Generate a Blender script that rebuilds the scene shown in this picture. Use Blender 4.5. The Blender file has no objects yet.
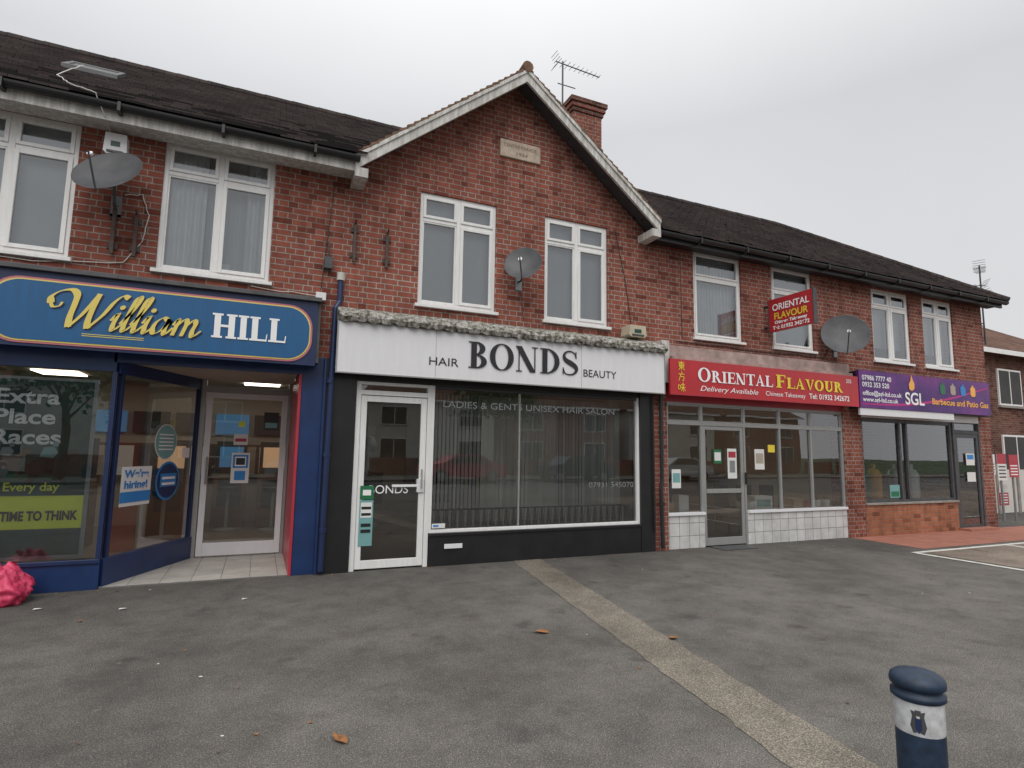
import bpy, math, random
from mathutils import Vector, Matrix, noise
random.seed(7)
sc=bpy.context.scene
col=sc.collection
# ------------------------------------------------------------------ materials
def newmat(name):
    m=bpy.data.materials.new(name); m.use_nodes=True
    nt=m.node_tree; b=nt.nodes["Principled BSDF"]
    return m,nt,b
def N(nt,t,**k):
    n=nt.nodes.new(t)
    for a,v in k.items(): setattr(n,a,v)
    return n
def ramp(nt,fac,stops):
    r=N(nt,"ShaderNodeValToRGB"); e=r.color_ramp.elements
    while len(e)<len(stops): e.new(.5)
    for i,(p,c) in enumerate(stops):
        e[i].position=p; e[i].color=(c[0],c[1],c[2],1) if hasattr(c,'__len__') else (c,c,c,1)
    nt.links.new(fac,r.inputs[0]); return r.outputs[0]
def mul(nt,a,b,f=1.0,bt='MULTIPLY'):
    m=N(nt,"ShaderNodeMix",data_type='RGBA',blend_type=bt); m.inputs[0].default_value=f
    for s,i in ((a,6),(b,7)):
        if hasattr(s,'is_output'): nt.links.new(s,m.inputs[i])
        else: m.inputs[i].default_value=(*s,1)
    return m.outputs[2]
def coords(nt): return N(nt,"ShaderNodeTexCoord").outputs['Object']
def noisetex(nt,co,scale,detail=4,rough=.55):
    n=N(nt,"ShaderNodeTexNoise"); n.inputs['Scale'].default_value=scale; n.inputs['Detail'].default_value=detail
    n.inputs['Roughness'].default_value=rough; nt.links.new(co,n.inputs['Vector']); return n.outputs['Fac']
def bump(nt,b,h,dist=.01,st=.5):
    n=N(nt,"ShaderNodeBump"); n.inputs['Strength'].default_value=st; n.inputs['Distance'].default_value=dist
    nt.links.new(h,n.inputs['Height']); nt.links.new(n.outputs[0],b.inputs['Normal'])
def plain(name,c,rough=.5,var=.15,scale=6,metal=0,spec=.5,bmp=0):
    m,nt,b=newmat(name); co=coords(nt)
    f=noisetex(nt,co,scale,5)
    c1=ramp(nt,f,[(.3,1-var),(.7,1+var*.3)])
    nt.links.new(mul(nt,c,c1),b.inputs['Base Color'])
    b.inputs['Roughness'].default_value=rough; b.inputs['Metallic'].default_value=metal
    b.inputs['Specular IOR Level'].default_value=spec
    if bmp: bump(nt,b,noisetex(nt,co,scale*8,4),bmp,.5)
    return m
def streaky(name,c,dirt,amt=.5,rough=.5):
    m,nt,b=newmat(name); co=coords(nt)
    mp=N(nt,"ShaderNodeMapping"); mp.inputs['Scale'].default_value=(7,7,.9); nt.links.new(co,mp.inputs['Vector'])
    f=ramp(nt,noisetex(nt,mp.outputs[0],2.2,6,.7),[(.42,amt),(.62,0)])
    f2=ramp(nt,noisetex(nt,co,30,4,.7),[(.62,0),(.7,amt)])
    mx=N(nt,"ShaderNodeMix",data_type='RGBA'); nt.links.new(f,mx.inputs[0]); mx.inputs[6].default_value=(*c,1); mx.inputs[7].default_value=(*dirt,1)
    m2=N(nt,"ShaderNodeMix",data_type='RGBA'); nt.links.new(f2,m2.inputs[0]); nt.links.new(mx.outputs[2],m2.inputs[6]); m2.inputs[7].default_value=(*dirt,1)
    nt.links.new(m2.outputs[2],b.inputs['Base Color']); b.inputs['Roughness'].default_value=rough; return m
def emis(name,c,s):
    m,nt,b=newmat(name); b.inputs['Emission Color'].default_value=(*c,1); b.inputs['Emission Strength'].default_value=s
    b.inputs['Base Color'].default_value=(*c,1); return m
def glassmat(name,boost=1.7,add=.03,tint=(.86,.9,.9),rough=.0):
    m,nt,b=newmat(name); nt.nodes.remove(b)
    tr=N(nt,"ShaderNodeBsdfTransparent"); tr.inputs[0].default_value=(*tint,1)
    gl=N(nt,"ShaderNodeBsdfGlossy"); gl.inputs['Roughness'].default_value=rough; gl.inputs[0].default_value=(.95,.97,1,1)
    fr=N(nt,"ShaderNodeFresnel"); fr.inputs[0].default_value=1.5
    ma=N(nt,"ShaderNodeMath",operation='MULTIPLY_ADD',use_clamp=True); ma.inputs[1].default_value=boost; ma.inputs[2].default_value=add
    nt.links.new(fr.outputs[0],ma.inputs[0])
    bp=N(nt,"ShaderNodeBump"); bp.inputs['Strength'].default_value=.10; bp.inputs['Distance'].default_value=.01
    nt.links.new(noisetex(nt,coords(nt),1.3,1),bp.inputs['Height']); nt.links.new(bp.outputs[0],gl.inputs['Normal'])
    mx=N(nt,"ShaderNodeMixShader"); nt.links.new(ma.outputs[0],mx.inputs[0]); nt.links.new(tr.outputs[0],mx.inputs[1]); nt.links.new(gl.outputs[0],mx.inputs[2])
    nt.links.new(mx.outputs[0],nt.nodes["Material Output"].inputs[0]); return m
def brickmat(name,c1,c2,mort,bw=.225,rh=.075,squash=.5,grime=.3):
    m,nt,b=newmat(name); co=coords(nt)
    sp=N(nt,"ShaderNodeSeparateXYZ"); nt.links.new(co,sp.inputs[0])
    ad=N(nt,"ShaderNodeMath",operation='ADD'); nt.links.new(sp.outputs[0],ad.inputs[0]); nt.links.new(sp.outputs[1],ad.inputs[1])
    cb=N(nt,"ShaderNodeCombineXYZ"); nt.links.new(ad.outputs[0],cb.inputs[0]); nt.links.new(sp.outputs[2],cb.inputs[1])
    wv=N(nt,"ShaderNodeTexNoise"); wv.inputs['Scale'].default_value=5; nt.links.new(cb.outputs[0],wv.inputs['Vector'])
    vs=N(nt,"ShaderNodeVectorMath",operation='MULTIPLY_ADD'); nt.links.new(wv.outputs['Color'],vs.inputs[0]); vs.inputs[1].default_value=(.012,.008,0); nt.links.new(cb.outputs[0],vs.inputs[2])
    t=N(nt,"ShaderNodeTexBrick"); t.inputs['Scale'].default_value=1; t.inputs['Brick Width'].default_value=bw
    t.inputs['Row Height'].default_value=rh; t.inputs['Mortar Size'].default_value=.0072; t.inputs['Mortar Smooth'].default_value=.3
    t.inputs['Bias'].default_value=-.15; t.squash=squash; t.squash_frequency=2; t.offset=.5
    t.inputs['Color1'].default_value=(*c1,1); t.inputs['Color2'].default_value=(*c2,1); t.inputs['Mortar'].default_value=(*mort,1)
    nt.links.new(vs.outputs[0],t.inputs['Vector'])
    t2=N(nt,"ShaderNodeTexBrick"); t2.inputs['Scale'].default_value=1; t2.inputs['Brick Width'].default_value=bw; t2.inputs['Row Height'].default_value=rh; t2.inputs['Mortar Size'].default_value=0
    t2.squash=squash; t2.squash_frequency=2; t2.offset=.5; t2.inputs['Bias'].default_value=0
    t2.inputs['Color1'].default_value=(0,0,0,1); t2.inputs['Color2'].default_value=(1,1,1,1); nt.links.new(vs.outputs[0],t2.inputs['Vector'])
    tone=ramp(nt,t2.outputs['Color'],[(0,(.50,.46,.46)),(.14,(.72,.68,.68)),(.2,(1,1,1)),(.8,(1,1,1)),(.9,(1.22,1.30,1.30))])
    g=ramp(nt,noisetex(nt,co,.7,6,.6),[(.35,1-grime),(.65,1.08)])
    g2=ramp(nt,noisetex(nt,co,9,5,.7),[(.3,.78),(.7,1.12)])
    c=mul(nt,mul(nt,mul(nt,t.outputs['Color'],tone),g),g2)
    # soot / run-off streaks
    mp=N(nt,"ShaderNodeMapping"); mp.inputs['Scale'].default_value=(3.2,3.2,.45); nt.links.new(co,mp.inputs['Vector'])
    c=mul(nt,c,ramp(nt,noisetex(nt,mp.outputs[0],1.6,6,.7),[(.36,(.74,.73,.72)),(.55,(1,1,1))]))
    e=ramp(nt,noisetex(nt,co,2.3,6,.75),[(.60,0),(.78,.30)])
    mx=N(nt,"ShaderNodeMix",data_type='RGBA'); nt.links.new(e,mx.inputs[0]); nt.links.new(c,mx.inputs[6]); mx.inputs[7].default_value=(.34,.25,.20,1)
    nt.links.new(mx.outputs[2],b.inputs['Base Color']); b.inputs['Roughness'].default_value=.92; b.inputs['Specular IOR Level'].default_value=.2
    inv=N(nt,"ShaderNodeMath",operation='SUBTRACT'); inv.inputs[0].default_value=1; nt.links.new(t.outputs['Fac'],inv.inputs[1])
    a2=N(nt,"ShaderNodeMath",operation='MULTIPLY_ADD'); nt.links.new(noisetex(nt,co,60,3),a2.inputs[0]); a2.inputs[1].default_value=.4; nt.links.new(inv.outputs[0],a2.inputs[2])
    bump(nt,b,a2.outputs[0],.008,.8); return m
def roofmat(name,c1,c2,row=.085,w=.17):
    m,nt,b=newmat(name); co=coords(nt)
    t=N(nt,"ShaderNodeTexBrick"); t.inputs['Scale'].default_value=1; t.inputs['Brick Width'].default_value=w; t.inputs['Row Height'].default_value=row
    t.inputs['Mortar Size'].default_value=.004; t.inputs['Color1'].default_value=(*c1,1); t.inputs['Color2'].default_value=(*c2,1); t.inputs['Mortar'].default_value=(.012,.01,.01,1)
    nt.links.new(co,t.inputs['Vector'])
    g=ramp(nt,noisetex(nt,co,1.2,6,.65),[(.3,.6),(.7,1.25)])
    c=mul(nt,t.outputs['Color'],g)
    e=ramp(nt,noisetex(nt,co,7,6,.8),[(.58,0),(.75,.5)])
    mx=N(nt,"ShaderNodeMix",data_type='RGBA'); nt.links.new(e,mx.inputs[0]); nt.links.new(c,mx.inputs[6]); mx.inputs[7].default_value=(.09,.09,.06,1)
    nt.links.new(mx.outputs[2],b.inputs['Base Color']); b.inputs['Roughness'].default_value=.9; b.inputs['Specular IOR Level'].default_value=.2
    bump(nt,b,noisetex(nt,co,40,4),.006,.6); return m

M={}
M['brick']=brickmat('red_brick',(.345,.108,.074),(.225,.074,.055),(.36,.32,.28))
M['brick_dark']=brickmat('brown_brick',(.20,.085,.06),(.13,.06,.045),(.25,.21,.18),squash=1)
M['brick_or']=brickmat('orange_brick',(.40,.16,.085),(.31,.11,.065),(.3,.2,.15),squash=1,grime=.2)
M['roof']=roofmat('dark_clay_tile',(.062,.048,.045),(.038,.031,.031))
M['roof_br']=roofmat('brown_clay_tile',(.18,.10,.07),(.12,.065,.045))
M['verge']=plain('verge_tile',(.20,.115,.07),.9,.5,14,bmp=.004)
M['white']=streaky('white_upvc',(.80,.80,.79),(.5,.49,.45),.22,.35)
M['paint']=streaky('weathered_white_paint',(.66,.65,.62),(.25,.23,.2),.6,.6)
M['gutter']=plain('black_gutter',(.022,.022,.024),.4,.2,5)
M['grey']=plain('grey_metal',(.32,.33,.34),.45,.2,8,metal=.5)
M['dgrey']=plain('dark_grey_metal',(.09,.09,.095),.5,.3,8,metal=.3)
M['rust']=plain('rusty_bracket',(.09,.06,.05),.7,.4,20)
M['alu']=plain('aluminium_frame',(.34,.34,.33),.4,.1,5,metal=.3)
M['black']=plain('black_paint',(.018,.018,.02),.35,.3,4)
M['navy']=plain('navy_paint',(.014,.038,.125),.35,.25,4)
M['navy2']=plain('navy_panel',(.013,.028,.09),.4,.2,4)
M['blue']=streaky('sign_blue',(.012,.105,.26),(.02,.08,.18),.4,.35)
M['yellow']=plain('sign_yellow',(.72,.58,.14),.4,.05,3)
M['pinkline']=plain('sign_pink_line',(.50,.16,.20),.4,.1,3)
M['signw']=streaky('sign_white',(.74,.74,.76),(.55,.54,.52),.16,.3)
M['letterw']=plain('letter_white',(.85,.85,.85),.4,.02,3)
M['letterk']=plain('letter_black',(.02,.02,.024),.35,.05,3)
M['red']=streaky('sign_red',(.50,.024,.032),(.30,.03,.035),.4,.3)
M['redp']=plain('red_paint',(.42,.035,.055),.4,.15,4)
M['redflag']=plain('red_board',(.42,.022,.030),.4,.15,5)
M['lyellow']=plain('letter_yellow',(.80,.62,.05),.4,.05,3)
M['magenta']=plain('letter_magenta',(.45,.02,.2),.4,.05,3)
M['orange']=plain('letter_orange',(.85,.42,.08),.4,.05,3)
M['green']=plain('poster_green',(.02,.16,.07),.4,.1,5)
M['dkgreen']=plain('poster_dark_green',(.018,.075,.065),.3,.6,2.5)
M['neon']=plain('poster_yellow',(.80,.84,.06),.4,.05,5)
M['skyblue']=plain('poster_blue',(.03,.22,.55),.4,.05,5)
M['teal']=plain('sticker_teal',(.18,.38,.38),.4,.1,5)
M['paper']=plain('paper_white',(.72,.72,.70),.6,.05,5)
M['wall']=plain('interior_plaster',(.33,.32,.30),.8,.15,1)
M['wallw']=plain('interior_cream',(.42,.36,.29),.8,.2,1)
M['floor']=plain('interior_floor',(.20,.15,.11),.4,.25,3)
M['curtain']=plain('curtain_cloth',(.75,.75,.73),.9,.1,4)
M['blind']=plain('blind_cloth',(.50,.51,.50),.9,.1,2)
M['vblind']=plain('vertical_blind',(.62,.61,.56),.9,.1,2)
M['darkin']=plain('dark_interior',(.045,.043,.042),.6,.3,2)
M['stone']=plain('plaque_stone',(.52,.43,.34),.9,.25,12,bmp=.004)
M['wood']=plain('wood_brown',(.15,.085,.05),.6,.3,6)
M['chair']=plain('black_leather',(.02,.02,.02),.35,.2,8)
M['beige']=plain('beige_plastic',(.50,.45,.33),.5,.15,6)
M['dish']=plain('dish_grey',(.085,.088,.095),.5,.35,5)
M['cable']=plain('white_cable',(.55,.54,.5),.5,.1,9)
M['pink']=plain('pinkish_render',(.42,.31,.28),.85,.4,6,bmp=.004)
M['bag']=plain('pink_plastic_bag',(.66,.05,.13),.28,.2,14,bmp=.01)
M['leaf']=plain('dry_leaf',(.34,.15,.05),.8,.5,30)
M['plant']=plain('pot_plant_leaf',(.05,.12,.03),.6,.5,14)
M['bollard']=plain('bollard_navy',(.015,.034,.068),.5,.45,40,bmp=.0015)
M['reflw']=plain('reflective_band',(.58,.59,.60),.35,.3,40)
M['concrete']=plain('concrete',(.30,.28,.25),.9,.3,6,bmp=.003)
M['hedge']=plain('hedge_green',(.04,.08,.025),.9,.6,6,bmp=.05)
M['render']=plain('white_render',(.6,.58,.54),.9,.15,2)
M['carblk']=plain('car_paint_dark',(.03,.035,.05),.2,.05,2)
M['carwh']=plain('car_paint_silver',(.5,.51,.52),.25,.05,2,metal=.4)
M['tyre']=plain('tyre_rubber',(.02,.02,.02),.8,.2,9)
M['box']=plain('cardboard',(.42,.28,.16),.8,.2,4)
M['glass']=glassmat('shop_glass',2.4,.05,(.80,.84,.84))
M['glassup']=glassmat('upper_glass',2.2,.08,(.80,.85,.87))
M['lamp']=emis('ceiling_light_panel',(1,.91,.78),5)
M['screen']=emis('screen_glow',(.06,.20,.38),.28)
M['screen2']=emis('screen_glow_warm',(.75,.45,.25),.3)
M['menu']=emis('menu_board_glow',(.9,.8,.6),.35)

def ledge_material():
    m,nt,b=newmat('flaky_mossy_ledge'); co=coords(nt)
    f=noisetex(nt,co,16,6,.75)
    c=ramp(nt,f,[(.36,(.06,.055,.04)),(.46,(.18,.165,.13)),(.55,(.42,.41,.38)),(.7,(.62,.62,.58))])
    nt.links.new(c,b.inputs['Base Color']); b.inputs['Roughness'].default_value=.95
    bump(nt,b,f,.03,.8); return m
M['ledge']=ledge_material()
def tile_material(name,c,gr,sz,rough=.25,floor=False):
    m,nt,b=newmat(name); co=coords(nt)
    sp=N(nt,"ShaderNodeSeparateXYZ"); nt.links.new(co,sp.inputs[0]); cb=N(nt,"ShaderNodeCombineXYZ")
    nt.links.new(sp.outputs[0],cb.inputs[0]); nt.links.new(sp.outputs[1 if floor else 2],cb.inputs[1])
    t=N(nt,"ShaderNodeTexBrick"); t.offset=0; t.inputs['Scale'].default_value=1; t.inputs['Brick Width'].default_value=sz; t.inputs['Row Height'].default_value=sz
    t.inputs['Mortar Size'].default_value=.0045; t.inputs['Color1'].default_value=(*c,1); t.inputs['Color2'].default_value=(*[q*.88 for q in c],1); t.inputs['Mortar'].default_value=(*gr,1)
    nt.links.new(cb.outputs[0],t.inputs['Vector'])
    g=ramp(nt,noisetex(nt,co,3,5,.7),[(.3,.72),(.65,1.05)])
    nt.links.new(mul(nt,t.outputs['Color'],g),b.inputs['Base Color']); b.inputs['Roughness'].default_value=rough
    bump(nt,b,t.outputs['Fac'],-.003,.5); return m
M['tile']=tile_material('white_wall_tile',(.66,.65,.64),(.22,.2,.18),.2)
M['ltile']=tile_material('lobby_floor_tile',(.46,.44,.40),(.17,.16,.15),.3,.5,True)
M['terra']=tile_material('terracotta_paving',(.40,.16,.11),(.2,.1,.07),.2,.8,True)
def purple_material():
    m,nt,b=newmat('sign_purple'); co=coords(nt)
    f=noisetex(nt,co,.9,2); f2=noisetex(nt,co,5,4)
    c=ramp(nt,f,[(.35,(.045,.010,.12)),(.5,(.09,.014,.17)),(.68,(.19,.025,.21))])
    nt.links.new(mul(nt,c,ramp(nt,f2,[(.3,.75),(.7,1.2)])),b.inputs['Base Color']); b.inputs['Roughness'].default_value=.35; return m
M['purple']=purple_material()
def asphalt(name,tint=(1,1,1),k=1.0):
    m,nt,b=newmat(name); co=coords(nt)
    f=noisetex(nt,co,150,3,.75); base=ramp(nt,f,[(.35,(.058*k,.056*k,.053*k)),(.5,(.142*k,.137*k,.128*k)),(.64,(.30*k,.29*k,.27*k))])
    vo=N(nt,"ShaderNodeTexVoronoi"); vo.inputs['Scale'].default_value=70; nt.links.new(co,vo.inputs['Vector'])
    ag=ramp(nt,vo.outputs['Distance'],[(.05,1.5),(.28,1.0),(.6,.82)])
    big=ramp(nt,noisetex(nt,co,.5,6,.62),[(.34,.72),(.5,.98),(.66,1.22)])
    mid=ramp(nt,noisetex(nt,co,3.1,7,.72),[(.38,.80),(.5,.98),(.65,1.12)])
    c=mul(nt,mul(nt,mul(nt,base,ag),big),mid)
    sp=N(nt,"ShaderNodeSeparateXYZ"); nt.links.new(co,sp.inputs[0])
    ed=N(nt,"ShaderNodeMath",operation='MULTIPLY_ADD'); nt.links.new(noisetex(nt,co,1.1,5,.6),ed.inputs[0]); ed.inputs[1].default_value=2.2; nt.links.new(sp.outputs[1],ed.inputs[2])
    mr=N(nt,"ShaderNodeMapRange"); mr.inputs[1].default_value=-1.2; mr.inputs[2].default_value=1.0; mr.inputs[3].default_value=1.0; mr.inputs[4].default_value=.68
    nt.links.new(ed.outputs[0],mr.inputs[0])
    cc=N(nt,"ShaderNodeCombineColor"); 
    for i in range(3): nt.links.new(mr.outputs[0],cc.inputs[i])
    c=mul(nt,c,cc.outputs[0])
    # oil / damp stains
    c=mul(nt,c,ramp(nt,noisetex(nt,co,1.7,3,.5),[(.28,(.62,.62,.63)),(.36,(1,1,1))]))
    v=N(nt,"ShaderNodeTexVoronoi"); v.inputs['Scale'].default_value=2.6; v.inputs['Randomness'].default_value=1; nt.links.new(co,v.inputs['Vector'])
    sp=ramp(nt,v.outputs['Distance'],[(.03,.5),(.05,0)])
    mx=N(nt,"ShaderNodeMix",data_type='RGBA'); nt.links.new(sp,mx.inputs[0]); nt.links.new(c,mx.inputs[6]); mx.inputs[7].default_value=(.22,.21,.19,1)
    nt.links.new(mul(nt,mx.outputs[2],tint),b.inputs['Base Color'])
    b.inputs['Roughness'].default_value=.88; b.inputs['Specular IOR Level'].default_value=.25
    bump(nt,b,f,.007,.9); return m
M['asphalt']=asphalt('asphalt',(1.06,1.03,1.0))
M['road']=asphalt('road_asphalt',(.8,.8,.82))
M['strip']=asphalt('concrete_strip',(1.12,1.03,.90),1.40)
M['tan']=asphalt('tan_asphalt',(1.15,.98,.85),1.45)
M['line']=plain('road_paint',(.68,.67,.62),.8,.35,12)

# ------------------------------------------------------------------ mesh builder
class MB:
    def __init__(s): s.v=[];s.f=[];s.m=[];s.mats=[]
    def mi(s,mat):
        mat=M[mat] if isinstance(mat,str) else mat
        if mat not in s.mats: s.mats.append(mat)
        return s.mats.index(mat)
    def add(s,vs,fs,mat):
        k=len(s.v); i=s.mi(mat); s.v+=[tuple(v) for v in vs]
        for f in fs: s.f.append([k+a for a in f]); s.m.append(i)
    def box(s,x0,x1,y0,y1,z0,z1,mat):
        vs=[(x,y,z) for x in (x0,x1) for y in (y0,y1) for z in (z0,z1)]
        s.add(vs,[(0,1,3,2),(4,6,7,5),(0,4,5,1),(2,3,7,6),(0,2,6,4),(1,5,7,3)],mat); return s
    def obox(s,p0,p1,th,z0,z1,mat):
        a=Vector(p0);b=Vector(p1);n=(b-a).normalized();n=Vector((-n.y,n.x))*th/2
        q=[a-n,b-n,b+n,a+n]; vs=[(p.x,p.y,z) for z in (z0,z1) for p in q]
        s.add(vs,[(0,1,2,3),(4,5,6,7),(0,1,5,4),(1,2,6,5),(2,3,7,6),(3,0,4,7)],mat)
    def prism(s,poly,y0,y1,mat):
        n=len(poly); vs=[(x,y0,z) for x,z in poly]+[(x,y1,z) for x,z in poly]
        s.add(vs,[tuple(range(n)),tuple(range(2*n-1,n-1,-1))]+[(i,(i+1)%n,n+(i+1)%n,n+i) for i in range(n)],mat)
    def tube(s,pts,r,mat,seg=8,caps=True):
        pts=[Vector(p) for p in pts]; k=len(pts); vs=[];fs=[]
        for i,p in enumerate(pts):
            d=(pts[min(i+1,k-1)]-pts[max(i-1,0)]).normalized()
            a=d.cross(Vector((0,0,1)) if abs(d.z)<.9 else Vector((1,0,0))).normalized(); b=d.cross(a)
            rr=r[i] if hasattr(r,'__len__') else r
            for j in range(seg):
                t=2*math.pi*j/seg; vs.append(p+a*math.cos(t)*rr+b*math.sin(t)*rr)
        for i in range(k-1):
            for j in range(seg): fs.append((i*seg+j,i*seg+(j+1)%seg,(i+1)*seg+(j+1)%seg,(i+1)*seg+j))
        if caps: fs+= [tuple(range(seg)),tuple(range((k-1)*seg,k*seg))]
        s.add(vs,fs,mat)
    def lathe(s,prof,c,mat,seg=32,M4=None):
        vs=[];fs=[];k=len(prof)
        for r,z in prof:
            for j in range(seg):
                t=2*math.pi*j/seg; p=Vector((r*math.cos(t),r*math.sin(t),z))
                if M4: p=M4@p
                vs.append(p+Vector(c))
        for i in range(k-1):
            for j in range(seg): fs.append((i*seg+j,i*seg+(j+1)%seg,(i+1)*seg+(j+1)%seg,(i+1)*seg+j))
        s.add(vs,fs,mat)
    def flat(s,prims,x0,z0,sc_,y,mat,sx=1):
        for i,(vs,fs) in enumerate(prims):
            s.add([(x0+vx*sc_*sx,y-i*.0004,z0+vz*sc_) for vx,vz in vs],fs,mat)
    def done(s,name,parent=None,bevel=0,smooth=False):
        me=bpy.data.meshes.new(name); me.from_pydata(s.v,[],s.f)
        for m in s.mats: me.materials.append(m)
        me.polygons.foreach_set('material_index',s.m)
        if smooth: me.polygons.foreach_set('use_smooth',[True]*len(s.f))
        me.update(); o=bpy.data.objects.new(name,me); col.objects.link(o)
        if parent: o.parent=parent
        if bevel:
            b=o.modifiers.new('b','BEVEL'); b.width=bevel; b.segments=2; b.limit_method='ANGLE'
        return o
def empty(name):
    o=bpy.data.objects.new(name,None); col.objects.link(o); o.empty_display_size=.2; return o
def text(body,x,z,y,size,mat,parent,w=None,rot=(math.pi/2,0,0),loc=None,name='lettering',bold=0,shear=0,align='LEFT'):
    c=bpy.data.curves.new(name,'FONT'); c.body=body; c.size=size; c.offset=bold; c.shear=shear; c.align_x=align
    c.materials.append(M[mat]); o=bpy.data.objects.new(name,c); col.objects.link(o)
    o.rotation_euler=rot; o.location=loc or (x,y,z); o.parent=parent
    if w:
        bpy.context.view_layer.update(); d=o.dimensions.x
        if d>0: o.scale=(w/d,1,1)
    return o
# ------------------------------------------------------------------ glyphs
def rect(x0,y0,x1,y1): return ([(x0,y0),(x1,y0),(x1,y1),(x0,y1)],[(0,1,2,3)])
def poly(*p): return (list(p),[tuple(range(len(p)))])
def ring(cx,cy,rx,ry,ix,iy,a0=0,a1=360,n=28):
    vs=[];
    for i in range(n+1):
        t=math.radians(a0+(a1-a0)*i/n); vs+=[(cx+rx*math.cos(t),cy+ry*math.sin(t)),(cx+ix*math.cos(t),cy+iy*math.sin(t))]
    return (vs,[(2*i,2*i+1,2*i+3,2*i+2) for i in range(n)])
def catmull(P,n=8):
    P=[P[0]]+list(P)+[P[-1]]; o=[]
    for i in range(1,len(P)-2):
        p0,p1,p2,p3=[Vector(q) for q in P[i-1:i+3]]
        for k in range(n):
            t=k/n; o.append(.5*((2*p1)+(p2-p0)*t+(2*p0-5*p1+4*p2-p3)*t*t+(3*p1-p0-3*p2+p3)*t**3))
    o.append(Vector(P[-2])); return o
def ribbon(P,wf,n=8):
    pts=catmull(P,n); vs=[];k=len(pts)
    for i,p in enumerate(pts):
        d=(pts[min(i+1,k-1)]-pts[max(i-1,0)]); d=d.normalized() if d.length>0 else Vector((1,0))
        w=wf(i/(k-1),d)/2; nn=Vector((-d.y,d.x)); vs+=[tuple(p+nn*w),tuple(p-nn*w)]
    return (vs,[(2*i,2*i+1,2*i+3,2*i+2) for i in range(k-1)])
def glyph(ch,T=.2,t=.05,sf=.09):
    h=.045 if t<.08 else .08
    def ser(x0,x1,yb): return rect(x0-sf,yb,x1+sf,yb+h)
    def stem(x,w=T,b=True,tp=True):
        o=[rect(x,0,x+w,1)]
        if b:o.append(ser(x,x+w,0))
        if tp:o.append(ser(x,x+w,1-h))
        return o
    x=sf
    if ch=='I': return stem(x),T+2*sf
    if ch=='H': return stem(x)+stem(x+T+.32)+[rect(x+T,.5-t/2,x+T+.32,.5+t/2)],2*T+.32+2*sf
    if ch=='L': return stem(x)+[rect(x+T,0,x+T+.4,h),poly((x+T+.4-.05,h),(x+T+.4,h),(x+T+.42,.3),(x+T+.38,.3))],T+.42+sf
    if ch in 'EF':
        o=stem(x,b=(ch=='F'))+[rect(x,1-h,x+T+.38,1),poly((x+T+.3,1-h),(x+T+.38,1-h),(x+T+.38,.72),(x+T+.35,.72)),rect(x+T,.5-t/2,x+T+.26,.5+t/2),rect(x+T+.22,.38,x+T+.26,.62)]
        if ch=='E': o+=[rect(x-sf,0,x+T+.4,h),poly((x+T+.32,h),(x+T+.4,h),(x+T+.42,.3),(x+T+.38,.3))]
        return o,T+.42+sf
    if ch=='T':
        c=.4; return [rect(c-T/2,0,c+T/2,1),ser(c-T/2,c+T/2,0),rect(0.02,1-h,.78,1),poly((.02,1-h),(.1,1-h),(.05,.72),(.02,.72)),poly((.7,1-h),(.78,1-h),(.78,.72),(.75,.72))],.8
    if ch=='O': return [ring(.46,.5,.44,.52,.44-T,.52-t)],.92
    if ch=='D': return stem(x)+[ring(x+T*.8,.5,.52,.5,.52-T,.5-h,-90,90)],x+T*.8+.54
    if ch=='B': return stem(x)+[ring(x+T*.9,.755,.32,.245,.32-T,.245-h,-90,90),ring(x+T*.9,.265,.38,.265,.38-T,.265-h,-90,90)],x+T*.9+.41
    if ch=='R': return stem(x)+[ring(x+T*.9,.74,.33,.26,.33-T,.26-h,-90,90),poly((x+T+.05,.5),(x+T+.24,.5),(x+T+.52,0),(x+T+.3,0)),rect(x+T+.3,0,x+T+.58,h)],x+T+.58
    if ch=='N': return [rect(x+.02,0,x+.02+t,1),ser(x+.02,x+.02+t,0),rect(x+.62,0,x+.62+t,1),ser(x+.62,x+.62+t,1-h),poly((x-.09,1),(x+.14,1),(x+.67,0),(x+.46,0))],x+.67+sf+.03
    if ch=='A': return [poly((.08,0),(.08+t,0),(.44+t*.3,1),(.4,1)),poly((.56,0),(.56+T*1.05,0),(.46,1.02),(.38,1.02)),rect(.2,.3,.6,.3+t),rect(0,0,.22,h),rect(.48,0,.86,h)],.86
    if ch=='V': return [poly((.08,1),(.08+T*1.05,1),(.5,0),(.42,0)),poly((.7,1),(.7+t,1),(.5,0),(.44,0)),rect(0,1-h,.38,1),rect(.6,1-h,.86,1)],.84
    if ch=='U': return [rect(x,.3,x+T,1),ser(x,x+T,1-h),rect(x+.55,.3,x+.55+t,1),ser(x+.55,x+.55+t,1-h),ring(x+(.55+t)/2,.32,(.55+t)/2,.34,(.55+t)/2-.5*(T+t)+.0,.34-t*1.3,180,360)],x+.6+t+sf
    if ch=='S':
        P=[(.60,.74),(.54,.90),(.36,.975),(.17,.90),(.12,.74),(.2,.6),(.4,.49),(.58,.36),(.62,.22),(.52,.08),(.34,.025),(.16,.08),(.08,.27)]
        return [ribbon(P,lambda u,d:t+(T*1.0-t)*math.exp(-((u-.5)/.2)**2)),poly((.58,.98),(.62,.98),(.63,.7),(.58,.7)),poly((.06,.02),(.1,.02),(.1,.3),(.06,.3))],.72
    return [],.35
def serif(mb,word,x0,x1,z,hh,y,mat,T=.2,t=.05,sp=.06,big=None):
    gs=[glyph(c,T,t) for c in word]; sc1=[1]*len(word)
    if big: sc1=[(1 if i in big[0] else big[1]) for i in range(len(word))]
    tot=sum((g[1]+sp)*k for g,k in zip(gs,sc1))-sp; sx=(x1-x0)/(tot*hh); x=x0
    for i,(g,k) in enumerate(zip(gs,sc1)):
        mb.flat(g[0],x,z,hh*k,y-(i%2)*.003,mat,sx); x+=(g[1]+sp)*k*hh*sx
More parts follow.
